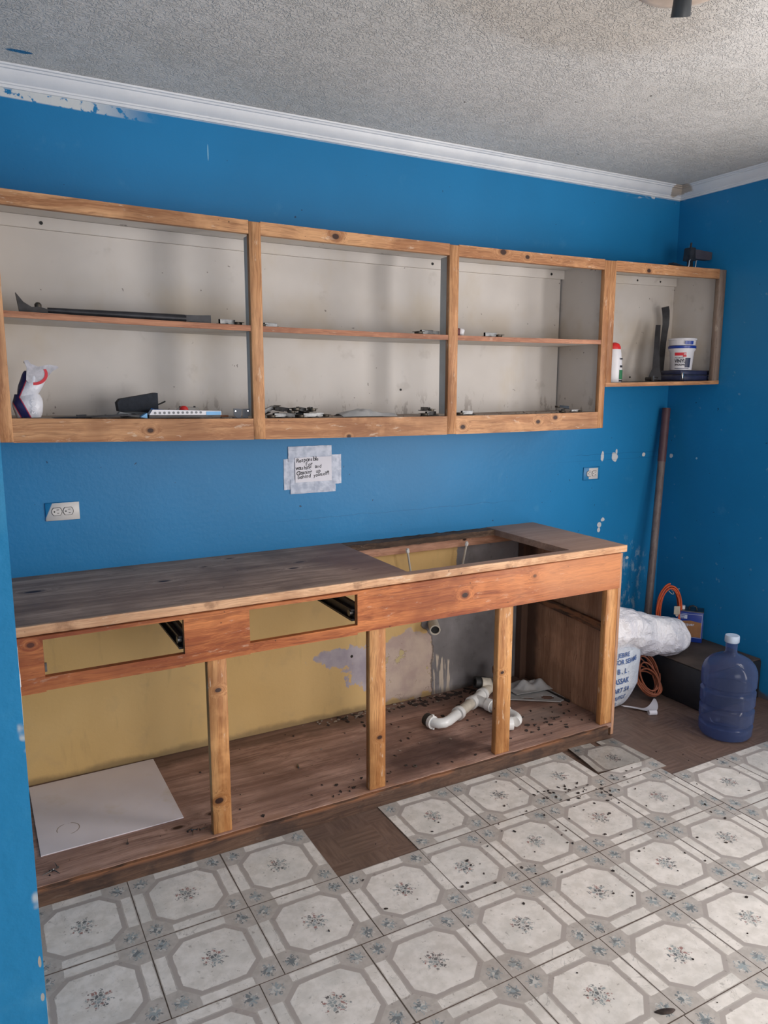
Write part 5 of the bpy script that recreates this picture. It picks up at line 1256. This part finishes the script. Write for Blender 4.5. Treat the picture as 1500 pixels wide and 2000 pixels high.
# navy case under the tub
nv = thing('navy_case', 'long navy case with metal clasps lying on the corner cabinet shelf', 'case', (-.15, -.235, zsm(-.15)))
zn = zsm(-.15)+.0015
MB().box(-.246, -.024, -.288, -.150, zn, zn+.028, bev=.002).build('lower_half', M['navy'], nv)
MB().box(-.243, -.026, -.284, -.155, zn+.0305, zn+.0525, bev=.002).build('upper_half', M['navy'], nv)
MB().box(-.245, -.025, -.289, -.151, zn+.028, zn+.0305).build('metal_seam', M['steel'], nv)
for x in (-.244, -.044): MB().box(x, x+.012, -.297, -.289, zn+.004, zn+.040, bev=.001, rot=(0, R(8 if x > -.1 else 0), 0)).build('clasp', M['chrome'], nv)
# two flat pry bars
def flatbar(name, label, pts, w, t_, mat, loc, end=None):
    th_ = thing(name, label, 'pry bar', loc); b = MB(); rows = []
    P2 = [Vector(p) for p in pts]
    for i, p in enumerate(P2):
        tg_ = (P2[min(i+1, len(P2)-1)]-P2[max(i-1, 0)]).normalized(); sd = Vector((.72, -.69, 0)); sd = (sd-tg_*sd.dot(tg_)).normalized(); nn = tg_.cross(sd)
        ww = w[i] if isinstance(w, list) else w
        rows.append([b.b.verts.new(p+sd*ww+nn*t_), b.b.verts.new(p-sd*ww+nn*t_), b.b.verts.new(p-sd*ww-nn*t_), b.b.verts.new(p+sd*ww-nn*t_)])
    for A, B in zip(rows, rows[1:]):
        for k in range(4): b.b.faces.new((A[k], A[(k+1) % 4], B[(k+1) % 4], B[k]))
    b.b.faces.new(rows[0][::-1]); b.b.faces.new(rows[-1]); b.build('bar', mat, th_)
    return th_
zs = zsm(-.2)+.003
f1 = flatbar('flat_pry_bar', 'black flat pry bar with a curved top standing behind the spackling tub', [(-.185, -.10, zs), (-.175, -.095, zs+.10), (-.160, -.085, zs+.20), (-.148, -.080, zs+.26), (-.143, -.080, zs+.30), (-.148, -.083, zs+.335), (-.160, -.090, zs+.365), (-.172, -.095, zs+.385)], [.014, .014, .015, .016, .017, .018, .019, .019], .003, M['black_tool'], (-.25, -.11, zs))
MB().cyl((-.222, -.075, zs+.335), (-.209, -.095, zs+.335), .004, n=10).build('nail_slot', M['plate_white'], f1) if False else None
f2 = flatbar('nail_puller', 'dark nail puller leaning to the right beside the tub, its wide foot on the shelf', [(-.338, -.20, zs+.004), (-.328, -.195, zs+.03), (-.320, -.19, zs+.06), (-.295, -.165, zs+.15), (-.262, -.135, zs+.25), (-.250, -.125, zs+.285)], [.032, .028, .018, .014, .013, .012], .006, M['black_tool'], (-.34, -.2, zs))
MB().box(-.372, -.300, -.215, -.165, zs-.001, zs+.018, bev=.004).build('foot', M['dark_steel'], f2)
MB().box(-.376, -.366, -.225, -.215, zs-.001, zs+.024).build('spur', M['steel'], f2)

# caulking tool on top of the corner cabinet
zt2 = 2.1455+sag(-.15)
tl = thing('staple_gun', 'dark grey hand tool standing on top of the corner cabinet', 'tool', (-.13, -.20, zt2))
MB().prism([(-.178, .048), (-.172, .105), (-.168, .112), (-.135, .112), (-.130, .048)], lambda a, c: (a, -.235, zt2+c), lambda a, c: (a, -.195, zt2+c)).build('head', M['black_tool'], tl)
MB().prism([(-.135, .106), (-.005, .100), (-.006, .066), (-.020, .060), (-.132, .060)], lambda a, c: (a, -.232, zt2+c), lambda a, c: (a, -.198, zt2+c)).build('barrel', plain('charcoal_barrel', srgb(70, 66, 74), .5), tl)
MB().cyl((-.150, -.215, zt2+.110), (-.146, -.215, zt2+.138), .005, n=10).build('knob', M['black_tool'], tl)
MB().prism([(-.158, .0), (-.156, .05), (-.140, .05), (-.134, .0)], lambda a, c: (a, -.226, zt2+.006+c), lambda a, c: (a, -.204, zt2+.006+c)).build('neck', M['black_tool'], tl)
for x0 in (-.183, -.134):
    MB().tube([(x0+.012*(1 if x0 < -.15 else 1), -.236, zt2+.050), (x0+.004, -.238, zt2+.044), (x0+.002, -.238, zt2+.020), (x0-.004, -.236, zt2+.010)], .0038, 8).build('bracket', M['chrome'], tl)
MB().prism([(-.290, .022), (-.286, .030), (-.20, .018), (-.10, .014), (-.095, .001), (-.23, .001), (-.235, .012)], lambda a, c: (a, -.232, zt2+c), lambda a, c: (a, -.200, zt2+c)).build('base_arm', M['black_tool'], tl)
